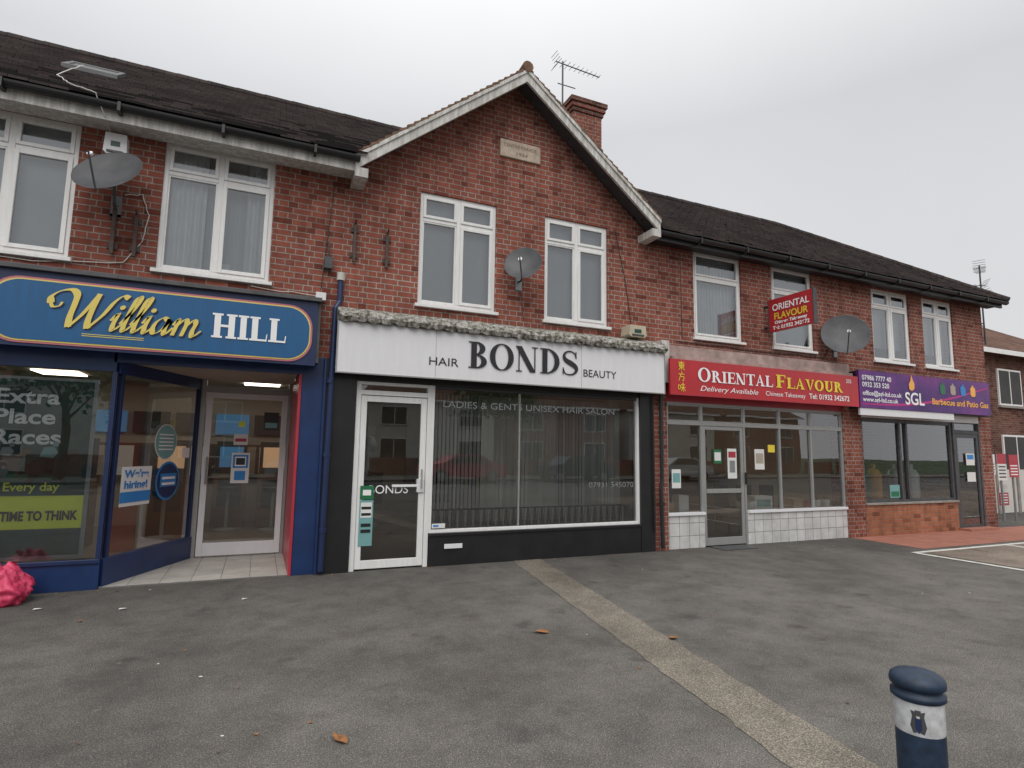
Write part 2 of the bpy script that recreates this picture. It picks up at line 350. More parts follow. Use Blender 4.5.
def script_william():
    nib=math.radians(35)
    def wf(T,t): return lambda u,d:t+(T-t)*abs(math.sin(math.atan2(d.y,d.x)-nib))**1.6
    o=[];S=wf(.32,.06);L=wf(.27,.05)
    def ad(P,f=L): o.append(ribbon(P,f,10))
    # W: left entry curl, two bowls, right flick
    ad([(-.62,1.25),(-.72,1.6),(-.45,1.95),(.0,2.08),(.32,1.85),(.42,1.3),(.48,.6),(.62,.0)],S)
    ad([(.62,.0),(.98,.8),(1.30,2.0)],S); ad([(1.30,2.0),(1.30,1.1),(1.36,.4),(1.48,.0)],S)
    ad([(1.48,.0),(1.88,.8),(2.12,1.6),(2.4,2.0),(2.7,1.9)],S)
    ad([(-.62,1.25),(-.45,1.05),(-.2,1.12),(-.15,1.35)],wf(.16,.06))
    def i_(x): ad([(x-.2,.55),(x,.98),(x,.3),(x+.12,.02),(x+.42,.45)])
    def l_(x): ad([(x-.22,.4),(x+.1,1.2),(x+.22,1.85),(x+.12,2.05),(x,1.7),(x,.35),(x+.12,.02),(x+.42,.45)])
    i_(2.55); o.append(ring(2.62,1.35,.13,.13,.0,.0))
    l_(3.05); l_(3.55); i_(4.05); o.append(ring(4.12,1.35,.13,.13,.0,.0))
    ad([(5.0,.85),(4.75,.98),(4.5,.7),(4.45,.3),(4.6,.04),(4.85,.2),(5.02,.6),(5.05,.95),(5.03,.3),(5.15,.03),(5.4,.45)])
    ad([(5.35,.6),(5.52,.96),(5.52,.0)]); ad([(5.54,.55),(5.8,.98),(5.98,.8),(5.97,.0)]); ad([(5.99,.55),(6.25,.98),(6.43,.8),(6.42,.3),(6.55,.02),(6.85,.4)])
    out=[]
    for vs,fs in o: out.append(([(x+z*.32,z) for x,z in vs],fs))
    return out

# ================================================================== SETTING: ground
def sheet(name,pts,z,mat,parent=None):
    me=bpy.data.meshes.new(name); me.from_pydata([(x,y,z) for x,y in pts],[],[tuple(range(len(pts)))]); me.materials.append(M[mat])
    o=bpy.data.objects.new(name,me); col.objects.link(o); o.parent=parent; return o
sheet('ground',[(-300,-300),(300,-300),(300,300),(-300,300)],-.12,'hedge')
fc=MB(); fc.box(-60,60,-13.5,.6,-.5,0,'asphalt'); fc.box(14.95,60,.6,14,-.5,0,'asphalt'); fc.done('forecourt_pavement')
k=MB(); k.box(-60,60,-13.64,-13.5,-.5,.01,'concrete'); k.done('kerb',bevel=.01)
sheet('road',[(-300,-21.5),(300,-21.5),(300,-13.64),(-300,-13.64)],-.115,'road')
k=MB()
for i in range(-20,20): k.box(i*6,i*6+3,-17.65,-17.55,-.1112,-.111,'line')
k.done('road_centre_line')
fc=MB(); fc.box(-60,60,-25,-21.5,-.5,0,'asphalt'); fc.done('opposite_pavement')
P=[];n=90
for i in range(n+1):
    t=i/n; y=-6.6*t; x=3.30-1.06*t; P.append((x+noise.noise(Vector((t*30,0,0)))*.03+noise.noise(Vector((t*110,3,0)))*.012,y))
for i in range(n,-1,-1):
    t=i/n; y=-6.6*t; x=3.72-1.05*t; P.append((x+noise.noise(Vector((t*30,5,0)))*.03+noise.noise(Vector((t*110,8,0)))*.012,y))
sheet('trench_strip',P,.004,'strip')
sheet('terracotta_paving',[(10.15,-1.3),(30,-1.3),(30,-.02),(10.15,-.02)],.004,'terra')
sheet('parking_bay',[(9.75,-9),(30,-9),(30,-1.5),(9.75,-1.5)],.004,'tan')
l=MB()
l.box(9.55,30,-1.55,-1.46,.007,.0085,'line'); l.box(9.52,9.62,-6.0,-1.56,.007,.0085,'line'); l.box(12.0,12.1,-6.5,-1.56,.0072,.0085,'line'); l.box(14.6,14.7,-6.5,-1.56,.0072,.0085,'line')
l.done('parking_bay_lines')
lf=MB()
def leaf(x,y,s,mat='leaf'):
    a=random.uniform(0,6.28);ca,sa=math.cos(a),math.sin(a)
    P=[(-1,0,.0),(-.5,.42,.1),(.1,.5,.16),(.7,.28,.12),(1.1,0,.28),(.7,-.28,.08),(.1,-.5,.14),(-.5,-.42,.05)]
    lf.add([(x+(ca*p[0]-sa*p[1])*s,y+(sa*p[0]+ca*p[1])*s,.006+p[2]*s+random.uniform(0,.15)*s) for p in P]+[(x,y,.006)],[(i,(i+1)%8,8) for i in range(8)],mat)
for x,y,s in ((.48,-4.19,.06),(2.25,-2.98,.07),(3.19,-3.5,.06),(-1.3,-1.3,.03),(6.9,-.41,.04)): leaf(x,y,s)
for i in range(190):
    leaf(random.uniform(-3,11),random.uniform(-6.5,-.1),random.uniform(.005,.018),random.choice(['leaf','leaf','wood','wood','paper']))
for i in range(90):
    leaf(random.uniform(-3,10),-.08-abs(random.gauss(0,.10)),random.uniform(.008,.024),random.choice(['leaf','wood']))
lf.done('fallen_leaves')
pp=MB()
for x,y,a in ((-1.05,-1.0,.4),(-.03,-1.0,1.2),(-1.75,-.75,.1)):
    pp.add([(x-.03,y-.012,.01),(x+.035,y-.015+.02*a,.016),(x+.03,y+.018,.012),(x-.025,y+.02,.015)],[(0,1,2,3)],'paper')
pp.done('paper_litter')

# ================================================================== TERRACE
T_=empty('brick_shop_terrace')
XL,XR=-9.0,14.95
WIN=[(-3.2,-2.01,3.5,5.03),(-1.2,-.01,3.5,5.05),(1.84,2.97,3.46,5.05),(3.76,4.87,3.44,5.05),(6.59,7.66,3.45,4.97),(8.40,9.45,3.44,4.97),(11.15,12.33,3.42,4.9),(12.78,13.84,3.41,4.9),(-6.2,-5.0,3.5,5.03),(-8.4,-7.2,3.5,5.03)]
def wallgrid(mb,x0,x1,z0,z1,y0,y1,holes,mat):
    xs=sorted({x0,x1}|{h[0] for h in holes}|{h[1] for h in holes})
    for a,b in zip(xs[:-1],xs[1:]):
        hs=sorted([h for h in holes if h[0]<=a+1e-6 and h[1]>=b-1e-6],key=lambda h:h[2]); z=z0
        for h in hs: mb.box(a,b,y0,y1,z,h[2],mat); z=h[3]
        mb.box(a,b,y0,y1,z,z1,mat)
w=MB()
wallgrid(w,XL,XR,2.62,5.1,0,.3,WIN,'brick')
AX,AZ=3.26,7.0
w.prism([(.9,5.1),(5.62,5.1),(AX,AZ-.02)],0,.3,'brick')
w.box(5.70,5.97,-.02,.3,0,2.62,'brick'); w.box(10.12,10.64,-.01,.3,0,2.62,'brick'); w.box(14.52,XR,0,.3,0,2.62,'brick')
w.box(XR-.3,XR,.3,8,0,5.1,'brick'); w.box(XL,XR,7.7,8,0,5.1,'brick_dark'); w.box(XL,XL+.3,.3,7.7,0,5.1,'brick')
w.box(10.64,14.52-.98,-.01,.14,0,.58,'brick_or')
w.done('walls',T_)
p=MB(); p.box(3.0,3.66,-.03,.02,5.83,6.10,'stone'); p.done('date_stone',T_,bevel=.01)
text('CENTRE PARADE',3.05,5.99,-.032,.075,'wood',T_,w=.54,name='date_stone_letters'); text('1934',3.24,5.88,-.032,.075,'wood',T_,w=.18,name='date_stone_letters')

e=MB()
e.box(XL-.2,.93,-.34,-.30,4.98,5.12,'paint'); e.box(XL-.2,.93,-.30,-.002,5.02,5.05,'paint')
e.box(5.62,XR+.25,-.30,-.26,4.88,5.0,'gutter'); e.box(5.62,XR+.25,-.26,-.002,4.93,4.96,'gutter')
e.done('eaves_boards',T_)
g=MB()
def gutter(x0,x1,yc,zc,r=.06):
    seg=8; vs=[]
    for x in (x0,x1):
        for j in range(seg+1):
            t=math.pi+math.pi*j/seg; vs.append((x,yc+r*math.cos(t),zc+r*math.sin(t)))
    n=seg+1; g.add(vs,[(j,j+1,n+j+1,n+j) for j in range(seg)]+[tuple(range(n)),tuple(range(n,2*n))],'gutter')
gutter(XL-.2,.95,-.40,5.14); gutter(5.62,XR+.3,-.36,5.0)
for i in range(24):
    x=XL+.4+i*1.0
    if x<.9: g.box(x,x+.03,-.47,-.34,5.05,5.15,'gutter')
    elif x>5.7: g.box(x,x+.03,-.43,-.30,4.92,5.01,'gutter')
g.done('gutters',T_)
r=MB()
gsl=(7.04-5.2)/2.33
gz=lambda x: 7.04-abs(x-AX)*gsl
def tiled(x0f,x1f,y0,z0,y1,z1,mat,n,lift=.022):
    dy=(y1-y0)/n; dz=(z1-z0)/n
    for i in range(n):
        a=(y0+i*dy,z0+i*dz); b=(y0+(i+1)*dy,z0+(i+1)*dz); X0,X1=x0f(a[1]),x1f(a[1])
        m=max(1,int((X1-X0)/.34))
        for j in range(m):
            xa=X0+(X1-X0)*j/m; xb=X0+(X1-X0)*(j+1)/m; jz=random.uniform(-.006,.009); jy=random.uniform(-.008,.004)
            r.add([(xa,a[0]+jy,a[1]+lift+jz),(xb,a[0]+jy,a[1]+lift+jz),(xb,b[0]+.02,b[1]+.005+jz),(xa,b[0]+.02,b[1]+.005+jz),(xa,a[0]+jy,a[1]+jz-.006),(xb,a[0]+jy,a[1]+jz-.006)],[(0,1,2,3),(4,5,1,0)],mat)
tiled(lambda z:XL-.2,lambda z:AX-max(0,(7.04-z))/gsl+.12,-.42,5.19,3.0,7.6,'roof',40)
RX=XR+.35
tiled(lambda z:AX+max(0,(7.04-z))/gsl-.12,lambda z:RX-3.38*(z-5.05)/2.45,-.38,5.05,3.0,7.5,'roof',40)
r.add([(XL-.2,3,7.6),(3.26,3,7.6),(3.26,8.4,5.1),(XL-.2,8.4,5.1)],[(0,1,2,3)],'roof')
r.add([(3.26,3,7.5),(RX-3.38,3,7.5),(RX,8.4,5.05),(3.26,8.4,5.05)],[(0,1,2,3)],'roof')
r.add([(RX,-.38,5.05),(RX,8.4,5.05),(RX-3.38,3,7.5)],[(0,1,2)],'roof')
def halfround(p0,p1,rad,mat,n):
    p0=Vector(p0);p1=Vector(p1)
    for i in range(n):
        a=p0.lerp(p1,i/n); b=p0.lerp(p1,(i+1.03)/n); r.tube([a,b],[rad,rad*.93],mat,10)
halfround((XL-.2,3,7.575),(3.3,3,7.575),.10,'roof',28); halfround((3.3,3,7.475),(RX-3.38,3,7.475),.10,'roof',20)
halfround((RX,-.38,5.05),(RX-3.38,3,7.5),.08,'roof',16)
r.done('main_roof',T_)
r=MB()
GY=-.40
for s in (-1,1):
    n=26
    for i in range(n):
        xa=AX+s*2.37*(1-i/n); xb=AX+s*2.37*(1-(i+1)/n)
        za,zb=gz(xa),gz(xb); j=random.uniform(-.008,.008)
        vs=[(xa,GY+j,za+.05),(xa,2.4,za+.05),(xb-s*.015,2.4,zb+.028),(xb-s*.015,GY+j,zb+.028),(xa,GY+j,za+.012),(xa,2.4,za+.012),(xb-s*.015,GY+j,zb+.0)]
        r.add(vs,[(0,1,2,3),(0,1,5,4),(0,3,6,4)],'verge')
halfround((AX,GY-.01,7.07),(AX,2.4,7.07),.085,'verge',8)
def slope_board(s,xa,xb,y0,y1,top,bot,mat):
    za,zb=gz(xa),gz(xb)
    r.prism([(xa,za-top),(xb,zb-top),(xb,zb-bot),(xa,za-bot)],y0,y1,mat)
slope_board(-1,AX,AX-2.36,-.38,-.34,.0,.19,'paint'); slope_board(1,AX,AX+2.36,-.38,-.34,.0,.19,'paint')
slope_board(-1,AX,AX-2.36,-.40,-.381,.0,.055,'paint'); slope_board(1,AX,AX+2.36,-.40,-.381,.0,.055,'paint')
slope_board(-1,AX,AX-2.36,-.34,-.002,.03,.06,'paint'); slope_board(1,AX,AX+2.36,-.34,-.002,.03,.06,'dgrey')
for s in (-1,1):
    x=AX+s*2.36; z=gz(x)
    r.box(min(x,x-s*.16),max(x,x-s*.16),-.385,0.0,z-.28,z-.16,'paint')
r.done('gable_roof',T_)
# small low-profile skylight on the left roof
r=MB()
def rp(x,y,up=.0):
    return (x,y,5.19+(y+.42)*.7047+up)
X0,X1,Y0,Y1=-2.58,-1.98,1.05,1.45
def slab(x0,x1,y0,y1,up,mat):
    q=[rp(x0,y0,up),rp(x1,y0,up),rp(x1,y1,up),rp(x0,y1,up),rp(x0,y0),rp(x1,y0),rp(x1,y1),rp(x0,y1)]
    r.add(q,[(0,1,2,3),(0,1,5,4),(1,2,6,5),(2,3,7,6),(0,3,7,4)],mat)
slab(X0,X1,Y0,Y0+.05,.075,'dgrey'); slab(X0,X1,Y1-.05,Y1,.075,'dgrey'); slab(X0,X0+.05,Y0+.05,Y1-.05,.074,'dgrey'); slab(X1-.05,X1,Y0+.05,Y1-.05,.074,'dgrey')
slab(X0+.05,X1-.05,Y0+.05,Y1-.05,.06,'gutter')
r.done('skylight',T_)
c=MB(); c.box(5.22,5.86,1.7,2.3,6.3,8.12,'brick'); c.box(5.19,5.89,1.67,2.33,8.12,8.2,'brick_dark'); c.box(5.16,5.92,1.64,2.36,8.2,8.29,'brick'); c.box(5.13,5.95,1.61,2.39,8.29,8.38,'brick_dark')
c.box(5.2,5.88,1.68,2.32,8.38,8.42,'concrete'); c.done('chimney',T_)

def casement(mb,x0,x1,z0,z1,y=.05,fr=.04,mat='white',g='glassup',d=.05):
    mb.box(x0,x0+fr,y,y+d,z0,z1,mat); mb.box(x1-fr,x1,y,y+d,z0,z1,mat); mb.box(x0+fr,x1-fr,y,y+d,z0,z0+fr,mat); mb.box(x0+fr,x1-fr,y,y+d,z1-fr,z1,mat)
    yy=y+d*.5; mb.add([(x0+fr,yy,z0+fr),(x1-fr,yy,z0+fr),(x1-fr,yy,z1-fr),(x0+fr,yy,z1-fr)],[(0,1,2,3)],g)
def curtain(mb,x0,x1,z0,z1,y,mat,amp=.025,wl=.09):
    n=max(6,int((x1-x0)/.012)); vs=[]
    for i in range(n+1):
        x=x0+(x1-x0)*i/n; yy=y+amp*math.sin(x/wl*6.28+1.3*math.sin(x*9))
        vs+=[(x,yy,z0),(x,yy*.98+.02*y,z1)]
    mb.add(vs,[(2*i,2*i+2,2*i+3,2*i+1) for i in range(n)],mat)
KIND=['blind','side','blind','blind','drape','blind','dim','dim','blind','blind']
for k_,(x0,x1,z0,z1) in enumerate(WIN):
    b=MB(); f=.05; Y=.03;D=.075
    b.box(x0,x0+f,Y,Y+D,z0,z1,'white'); b.box(x1-f,x1,Y,Y+D,z0,z1,'white'); b.box(x0+f,x1-f,Y,Y+D,z0,z0+f,'white'); b.box(x0+f,x1-f,Y,Y+D,z1-f,z1,'white')
    b.box(x0-.04,x1+.04,-.05,Y,z0-.045,z0-.002,'white')
    h=z1-z0
    if k_ in (4,5):
        zt=z0+h*.70
        b.box(x0+f,x1-f,Y+.003,Y+D-.003,zt-.025,zt+.025,'white')
        casement(b,x0+f,x1-f,z0+f,zt-.025,Y-.012,.035); casement(b,x0+f,x1-f,zt+.025,z1-f,Y-.012,.035)
    else:
        xm=x0+(x1-x0)*.5
        b.box(xm-.03,xm+.03,Y-.003,Y+D-.003,z0+f,z1-f,'white')
        for s,(a,c_) in enumerate(((x0+f,xm-.03),(xm+.03,x1-f))):
            zt=z0+h*.76
            b.box(a,c_,Y+.003,Y+D-.006,zt-.025,zt+.025,'white')
            casement(b,a,c_,z0+f,zt-.025,Y-.012 if s else Y+.01,.045 if s else .02)
            casement(b,a,c_,zt+.025,z1-f,Y-.012,.04)
    kd=KIND[k_]
    if kd=='blind': curtain(b,x0+.03,x1-.03,z0,z1,.15,'blind',.003,.5)
    if kd=='side':
        curtain(b,x0+.02,x0+.45,z0,z1,.17,'curtain'); curtain(b,x1-.3,x1-.02,z0,z1,.17,'curtain'); curtain(b,x0+.45,x1-.3,z0,z1,.24,'blind',.008)
    if kd=='drape': curtain(b,x0+.02,x1-.02,z0,z1,.17,'curtain',.02,.07)
    if kd=='dim': curtain(b,x0+.02,x0+.3,z0,z1,.18,'curtain'); curtain(b,x0+.3,x1-.02,z0+.3,z1,.2,'blind',.004,.4)
    if k_==1: b.box(x0+.62,x0+.75,.12,.15,z0+.055,z0+.19,'paper')
    b.done('upper_window',T_,bevel=.004)
i_=MB()
i_.box(XL+.3,XR-.3,2.4,2.45,2.75,5.1,'wall'); i_.box(XL+.3,XR-.3,.3,7.7,2.68,2.74,'floor'); i_.box(XL+.3,XR-.3,.3,7.7,5.06,5.1,'wall')
for x in (.68,5.8,10.35,-4.1,3.35): i_.box(x-.05,x+.05,.3,2.4,2.75,5.05,'wall')
i_.box(XL+.3,XR-.3,5.5,5.55,0,2.68,'wallw')
for x in (.74,5.83,10.4): i_.box(x-.05,x+.05,.3,5.5,.02,2.68,'wallw')
i_.box(XL+.3,XR-.3,.3,5.5,2.66,2.678,'wallw')
i_.box(XL+.3,.69,.1,5.5,-.02,.012,'floor'); i_.box(.79,5.78,.1,5.5,-.02,.012,'floor'); i_.box(5.88,10.35,.1,5.5,-.02,.012,'floor'); i_.box(10.45,XR-.3,.1,5.5,-.02,.012,'floor')
i_.done('interior_rooms',T_)

# ---------------- betting shop front (left)
s=MB()
s.box(XL,-1.45,-.03,.10,0,.30,'navy'); s.box(XL,-1.45,-.05,-.03,.27,.31,'navy2')
s.box(XL,-1.47,-.0,.07,2.30,2.62,'navy'); 
for x in (-1.50,-3.3,-5.2): s.box(x,x+.045,.0,.06,.31,2.30,'navy2')
s.add([(XL,.03,.31),(-1.5,.03,.31),(-1.5,.03,2.3),(XL,.03,2.3)],[(0,1,2,3)],'glass')
A=(-1.46,.04);B=(-.78,1.50)
s.obox(A,B,.08,0,.30,'navy'); s.obox(A,B,.05,2.28,2.62,'navy')
for t in (0.03,.97):
    P=(A[0]+(B[0]-A[0])*t,A[1]+(B[1]-A[1])*t); Q=(A[0]+(B[0]-A[0])*(t+.025),A[1]+(B[1]-A[1])*(t+.025)); s.obox(P,Q,.05,.30,2.28,'navy2')
s.add([(A[0],A[1],.3),(B[0],B[1],.3),(B[0],B[1],2.28),(A[0],A[1],2.28)],[(0,1,2,3)],'glass')
s.box(.44,.69,.0,.30,0,2.62,'navy'); s.box(.405,.438,-.012,1.5,0,2.40,'redp'); s.box(.44,.64,.3,1.6,0,2.62,'navy')
s.box(-1.5,.40,.08,1.5,2.42,2.46,'wallw'); s.box(-1.5,.44,.0,.07,2.40,2.62,'navy')
s.box(-1.45,.405,0.0,1.6,-.02,.016,'ltile')
s.box(.69,.72,-.05,.0,0,2.6,'navy')
s.box(-.78,.42,1.5,1.58,2.42,2.67,'wallw')
Y=1.5
s.box(-.78,-.70,Y,Y+.08,0,2.42,'alu'); s.box(.36,.40,Y,Y+.08,0,2.42,'alu'); s.box(-.70,.36,Y+.002,Y+.08,2.26,2.34,'alu')
s.add([(-.7,Y+.04,2.34),(.36,Y+.04,2.34),(.36,Y+.04,2.42),(-.7,Y+.04,2.42)],[(0,1,2,3)],'glass')
casement(s,-.69,.355,.03,2.25,Y+.01,.075,'signw','glass',.045)
s.box(-.615,.28,Y+.008,Y+.058,.03,.20,'signw')
s.tube([(-.63,Y-.04,1.0),(-.63,Y-.04,1.35)],.014,'alu'); s.tube([(-.63,Y-.04,1.0),(-.63,Y+.02,1.0)],.01,'alu'); s.tube([(-.63,Y-.04,1.35),(-.63,Y+.02,1.35)],.01,'alu')
s.done('betting_shop_front',T_,bevel=.003)
def poster(name,x0,x1,z0,z1,y,bg,bands=(),par=T_):
    b=MB(); b.box(x0,x1,y,y+.004,z0,z1,bg)
    for i,(a,c_,d,e_,m) in enumerate(bands):
        b.box(x0+(x1-x0)*a,x0+(x1-x0)*c_,y-.002-.0008*i,y-.0005,z0+(z1-z0)*d,z0+(z1-z0)*e_,m)
    return b.done(name,par)
PY=.045
poster('window_poster',-2.66,-1.62,.33,2.20,PY,'grey'); poster('window_poster',-2.62,-1.66,.36,2.17,PY-.003,'dkgreen',[(.0,1,.15,.335,'neon')])
text('Extra\nPlace\nRaces',-2.50,1.92,PY-.007,.21,'letterw',T_,w=.58,name='poster_text',bold=.005)
text('MAKE TIME TO THINK',-2.60,.72,PY-.01,.13,'letterk',T_,w=.90,name='poster_text',bold=.005)
text('Every day',-2.35,1.02,PY-.008,.12,'neon',T_,name='poster_text',bold=.002)
h=MB()
Hs=[poly((0,0),(.1,.2),(.3,.3),(.5,.28),(.6,.4),(.72,.42),(.74,.35),(.64,.28),(.55,.12),(.62,-.12),(.58,-.14),(.48,.02),(.3,.05),(.16,-.12),(.1,-.1),(.16,.06))]
h.flat(Hs,-2.55,1.22,.55,PY-.006,'wood'); h.flat([poly((.25,.3),(.3,.44),(.42,.45),(.48,.36),(.42,.28)),ring(.44,.49,.04,.04,0,0)],-2.55,1.22,.55,PY-.0075,'grey')
h.flat(Hs,-2.25,1.16,.7,PY-.009,'chair'); h.flat([poly((.25,.3),(.3,.44),(.42,.45),(.48,.36),(.42,.28)),ring(.44,.49,.04,.04,0,0)],-2.25,1.16,.7,PY-.0105,'teal')
h.done('poster_horses',T_)
def onAB(t,z,off=.0):
    n=Vector((B[1]-A[1],-(B[0]-A[0]))).normalized()
    return Vector((A[0]+(B[0]-A[0])*t+n.x*off,A[1]+(B[1]-A[1])*t+n.y*off,z))
st=MB()
def disc(mb,t,z,rr,mat,off):
    vs=[];L=math.hypot(B[0]-A[0],B[1]-A[1])
    for i in range(24):
        a=6.283*i/24; vs.append(onAB(t+rr*math.cos(a)/L,z+rr*math.sin(a),off))
    mb.add(vs,[tuple(range(24))],mat)
def rectAB(mb,t0,t1,z0,z1,mat,off): mb.add([onAB(t0,z0,off),onAB(t1,z0,off),onAB(t1,z1,off),onAB(t0,z1,off)],[(0,1,2,3)],mat)
disc(st,.56,1.55,.22,'paper',.030); disc(st,.56,1.55,.205,'teal',.034); 
for i in range(5): rectAB(st,.47,.65,1.45+i*.045,1.465+i*.045,'letterw',.037)
disc(st,.62,1.07,.24,'skyblue',.030); disc(st,.62,1.07,.21,'navy',.034)
rectAB(st,.52,.72,1.0,1.16,'skyblue',.038); rectAB(st,.54,.70,1.02,1.05,'letterw',.041); rectAB(st,.54,.70,1.09,1.12,'letterw',.041)
rectAB(st,.10,.42,.82,1.26,'paper',.030); rectAB(st,.10,.42,.86,.98,'skyblue',.034)
rectAB(st,.78,.88,1.35,1.48,'letterw',.03)
st.done('window_stickers',T_)
ang=math.atan2(B[1]-A[1],B[0]-A[0])
text("We're\nhiring!",0,0,0,.12,'skyblue',T_,w=.42,rot=(math.pi/2,0,ang),loc=onAB(.13,1.14,.036),name='poster_text',bold=.004)
poster('door_notice',-.33,-.10,1.0,1.42,1.505,'paper',[(.08,.92,.5,.93,'skyblue'),(.2,.8,.56,.87,'letterw'),(.25,.75,.6,.83,'letterk'),(.2,.8,.1,.4,'skyblue')])
poster('door_notice',-.32,-.14,1.53,1.68,1.505,'paper',[(.1,.9,.3,.6,'redp')])
poster('door_notice',-.27,-.19,1.78,1.86,1.505,'neon')
poster('door_notice',.05,.25,1.75,2.0,1.505,'darkin',[(.1,.9,.1,.4,'teal')])
m_=MB()
for x,y,sc2 in ((-3.2,2.4,'screen'),(-2.5,2.9,'screen'),(-1.35,3.9,'screen2'),(-.45,4.6,'screen'),(.3,4.4,'screen2')):
    m_.box(x-.28,x+.28,y,y+.4,0.012,1.0,'wood'); m_.box(x-.26,x+.26,y+.1,y+.35,1.0,1.6,'darkin'); m_.box(x-.2,x+.2,y+.09,y+.098,1.12,1.5,sc2)
    m_.box(x-.2,x+.2,y-.005,y-.001,.4,.9,'darkin')
    m_.tube([(x,y-.4,.02),(x,y-.4,.7)],.03,'alu'); m_.lathe([(0,.7),(.18,.7),(.18,.78),(0,.8)],(x,y-.4,0),'chair',16); m_.lathe([(.2,.0),(.2,.03),(0,.05)],(x,y-.4,.014),'alu',16)
for i in range(6): m_.box(-3.6+i*.7,-3.0+i*.7,5.40,5.45,1.75,2.15,('darkin','screen','darkin')[i%3])
m_.box(-3.8,.5,5.38,5.42,.9,1.55,'wood')
for i in range(10): m_.box(-3.75+i*.42,-3.4+i*.42,5.36,5.375,.95,1.5,('paper','dgrey','wallw')[i%3])
for x in (-3,-1.4,.0):
    for y in (1.9,3.6): m_.box(x-.3,x+.3,y,y+.6,2.635,2.655,'lamp')
m_.done('gaming_machines',T_)

# ---------------- salon front
s=MB()
s.box(.72,1.09,-.04,.20,0,2.62,'black'); s.box(5.44,5.70,-.04,.20,0,2.62,'black')
s.box(1.09,5.44,-.02,.16,2.36,2.62,'black'); s.box(2.10,5.44,-.03,.16,0,.42,'black'); s.box(2.10,5.44,-.05,-.03,.385,.42,'black')
s.box(1.10,1.16,-.01,.09,0,2.36,'white'); s.box(2.03,2.09,-.01,.09,0,2.36,'white'); s.box(1.16,2.03,-.005,.09,2.19,2.25,'white'); s.box(1.16,2.03,-.005,.09,2.32,2.36,'white')
s.add([(1.16,.05,2.25),(2.03,.05,2.25),(2.03,.05,2.32),(1.16,.05,2.32)],[(0,1,2,3)],'glass')
casement(s,1.165,2.025,.02,2.18,.005,.075,'white','glass',.05); s.box(1.24,1.95,.003,.05,.02,.12,'white')
s.box(1.92,2.01,-.02,.02,.95,1.12,'signw'); s.tube([(1.97,-.05,1.0),(1.97,-.05,1.25)],.012,'alu'); s.box(1.60,1.95,-.012,.03,1.02,1.05,'white')
s.box(2.09,2.13,.0,.08,.42,2.36,'white'); s.box(5.40,5.44,.0,.08,.42,2.36,'white'); s.box(2.13,5.40,.0,.08,.42,.46,'white'); s.box(2.13,5.40,.002,.08,2.32,2.36,'black')
s.box(3.385,3.405,.02,.07,.46,2.32,'alu')
s.add([(2.13,.05,.46),(5.40,.05,.46),(5.40,.05,2.32),(2.13,.05,2.32)],[(0,1,2,3)],'glass')
s.box(2.3,2.55,-.057,-.05,.22,.28,'signw')
s.done('salon_front',T_,bevel=.003)
text("LADIES & GENTS UNISEX HAIR SALON",2.25,2.08,.044,.13,'grey',T_,w=2.75,name='window_lettering')
text("BARBER & STYLING",2.3,1.96,.044,.06,'dgrey',T_,w=1.0,name='window_lettering')
text("07931 545070",4.55,.98,.044,.11,'grey',T_,w=.8,name='window_lettering')
text("BONDS",1.30,.94,.02,.15,'letterw',T_,w=.50,name='door_lettering')
poster('door_poster',1.2,1.37,.30,.86,-.004,'teal',[(.1,.9,.62,.95,'paper'),(.15,.85,.66,.72,'letterk'),(.15,.85,.8,.86,'letterk'),(.15,.85,.42,.49,'letterk'),(.15,.85,.29,.36,'letterk')])
poster('door_poster',1.20,1.37,.87,1.04,-.006,'green',[(.2,.8,.3,.7,'letterw')])
poster('door_poster',2.14,2.32,.48,.54,-.002,'paper',[(.1,.5,.3,.7,'skyblue')])
m_=MB()
for i in range(54):
    x=2.2+i*.0585
    a=.018 if 12<i<34 else .030
    zt=.5+random.uniform(-.01,.01); tw=random.uniform(-.012,.012)
    m_.add([(x,.42+tw,zt),(x+.0585-a,.38-tw,zt),(x+.0585-a,.38,2.3),(x,.42,2.3)],[(0,1,2,3)],'vblind' if (12<i<34 or i%3==0) else 'blind')
for i in range(56):
    x=2.2+i*.056; m_.box(x,x+.022,.16,.175,.46,.70,'letterk' if i%2 else 'wall')
m_.box(2.2,5.35,.155,.18,.69,.71,'letterk')
for x in (2.0,3.4,4.8):
    m_.box(x-.35,x+.35,5.4,5.48,.9,2.0,'alu'); m_.box(x-.4,x+.4,5.1,5.4,.8,.86,'wood')
    m_.box(x-.25,x+.25,3.9,4.4,.45,.58,'chair'); m_.box(x-.25,x+.25,3.85,3.95,.5,1.05,'chair'); m_.tube([(x,4.15,.02),(x,4.15,.46)],.04,'alu'); m_.lathe([(.25,0),(.25,.03),(.0,.05)],(x,4.15,.012),'alu',20)
m_.box(2.3,3.0,2.2,2.8,2.635,2.655,'lamp')
m_.tube([(1.6,2.2,.02),(1.6,2.2,1.5)],.02,'alu'); m_.lathe([(.0,1.75),(.15,1.7),(.2,1.55),(.18,1.45)],(1.6,2.2,0),'grey',16)
m_.done('salon_furniture',T_)

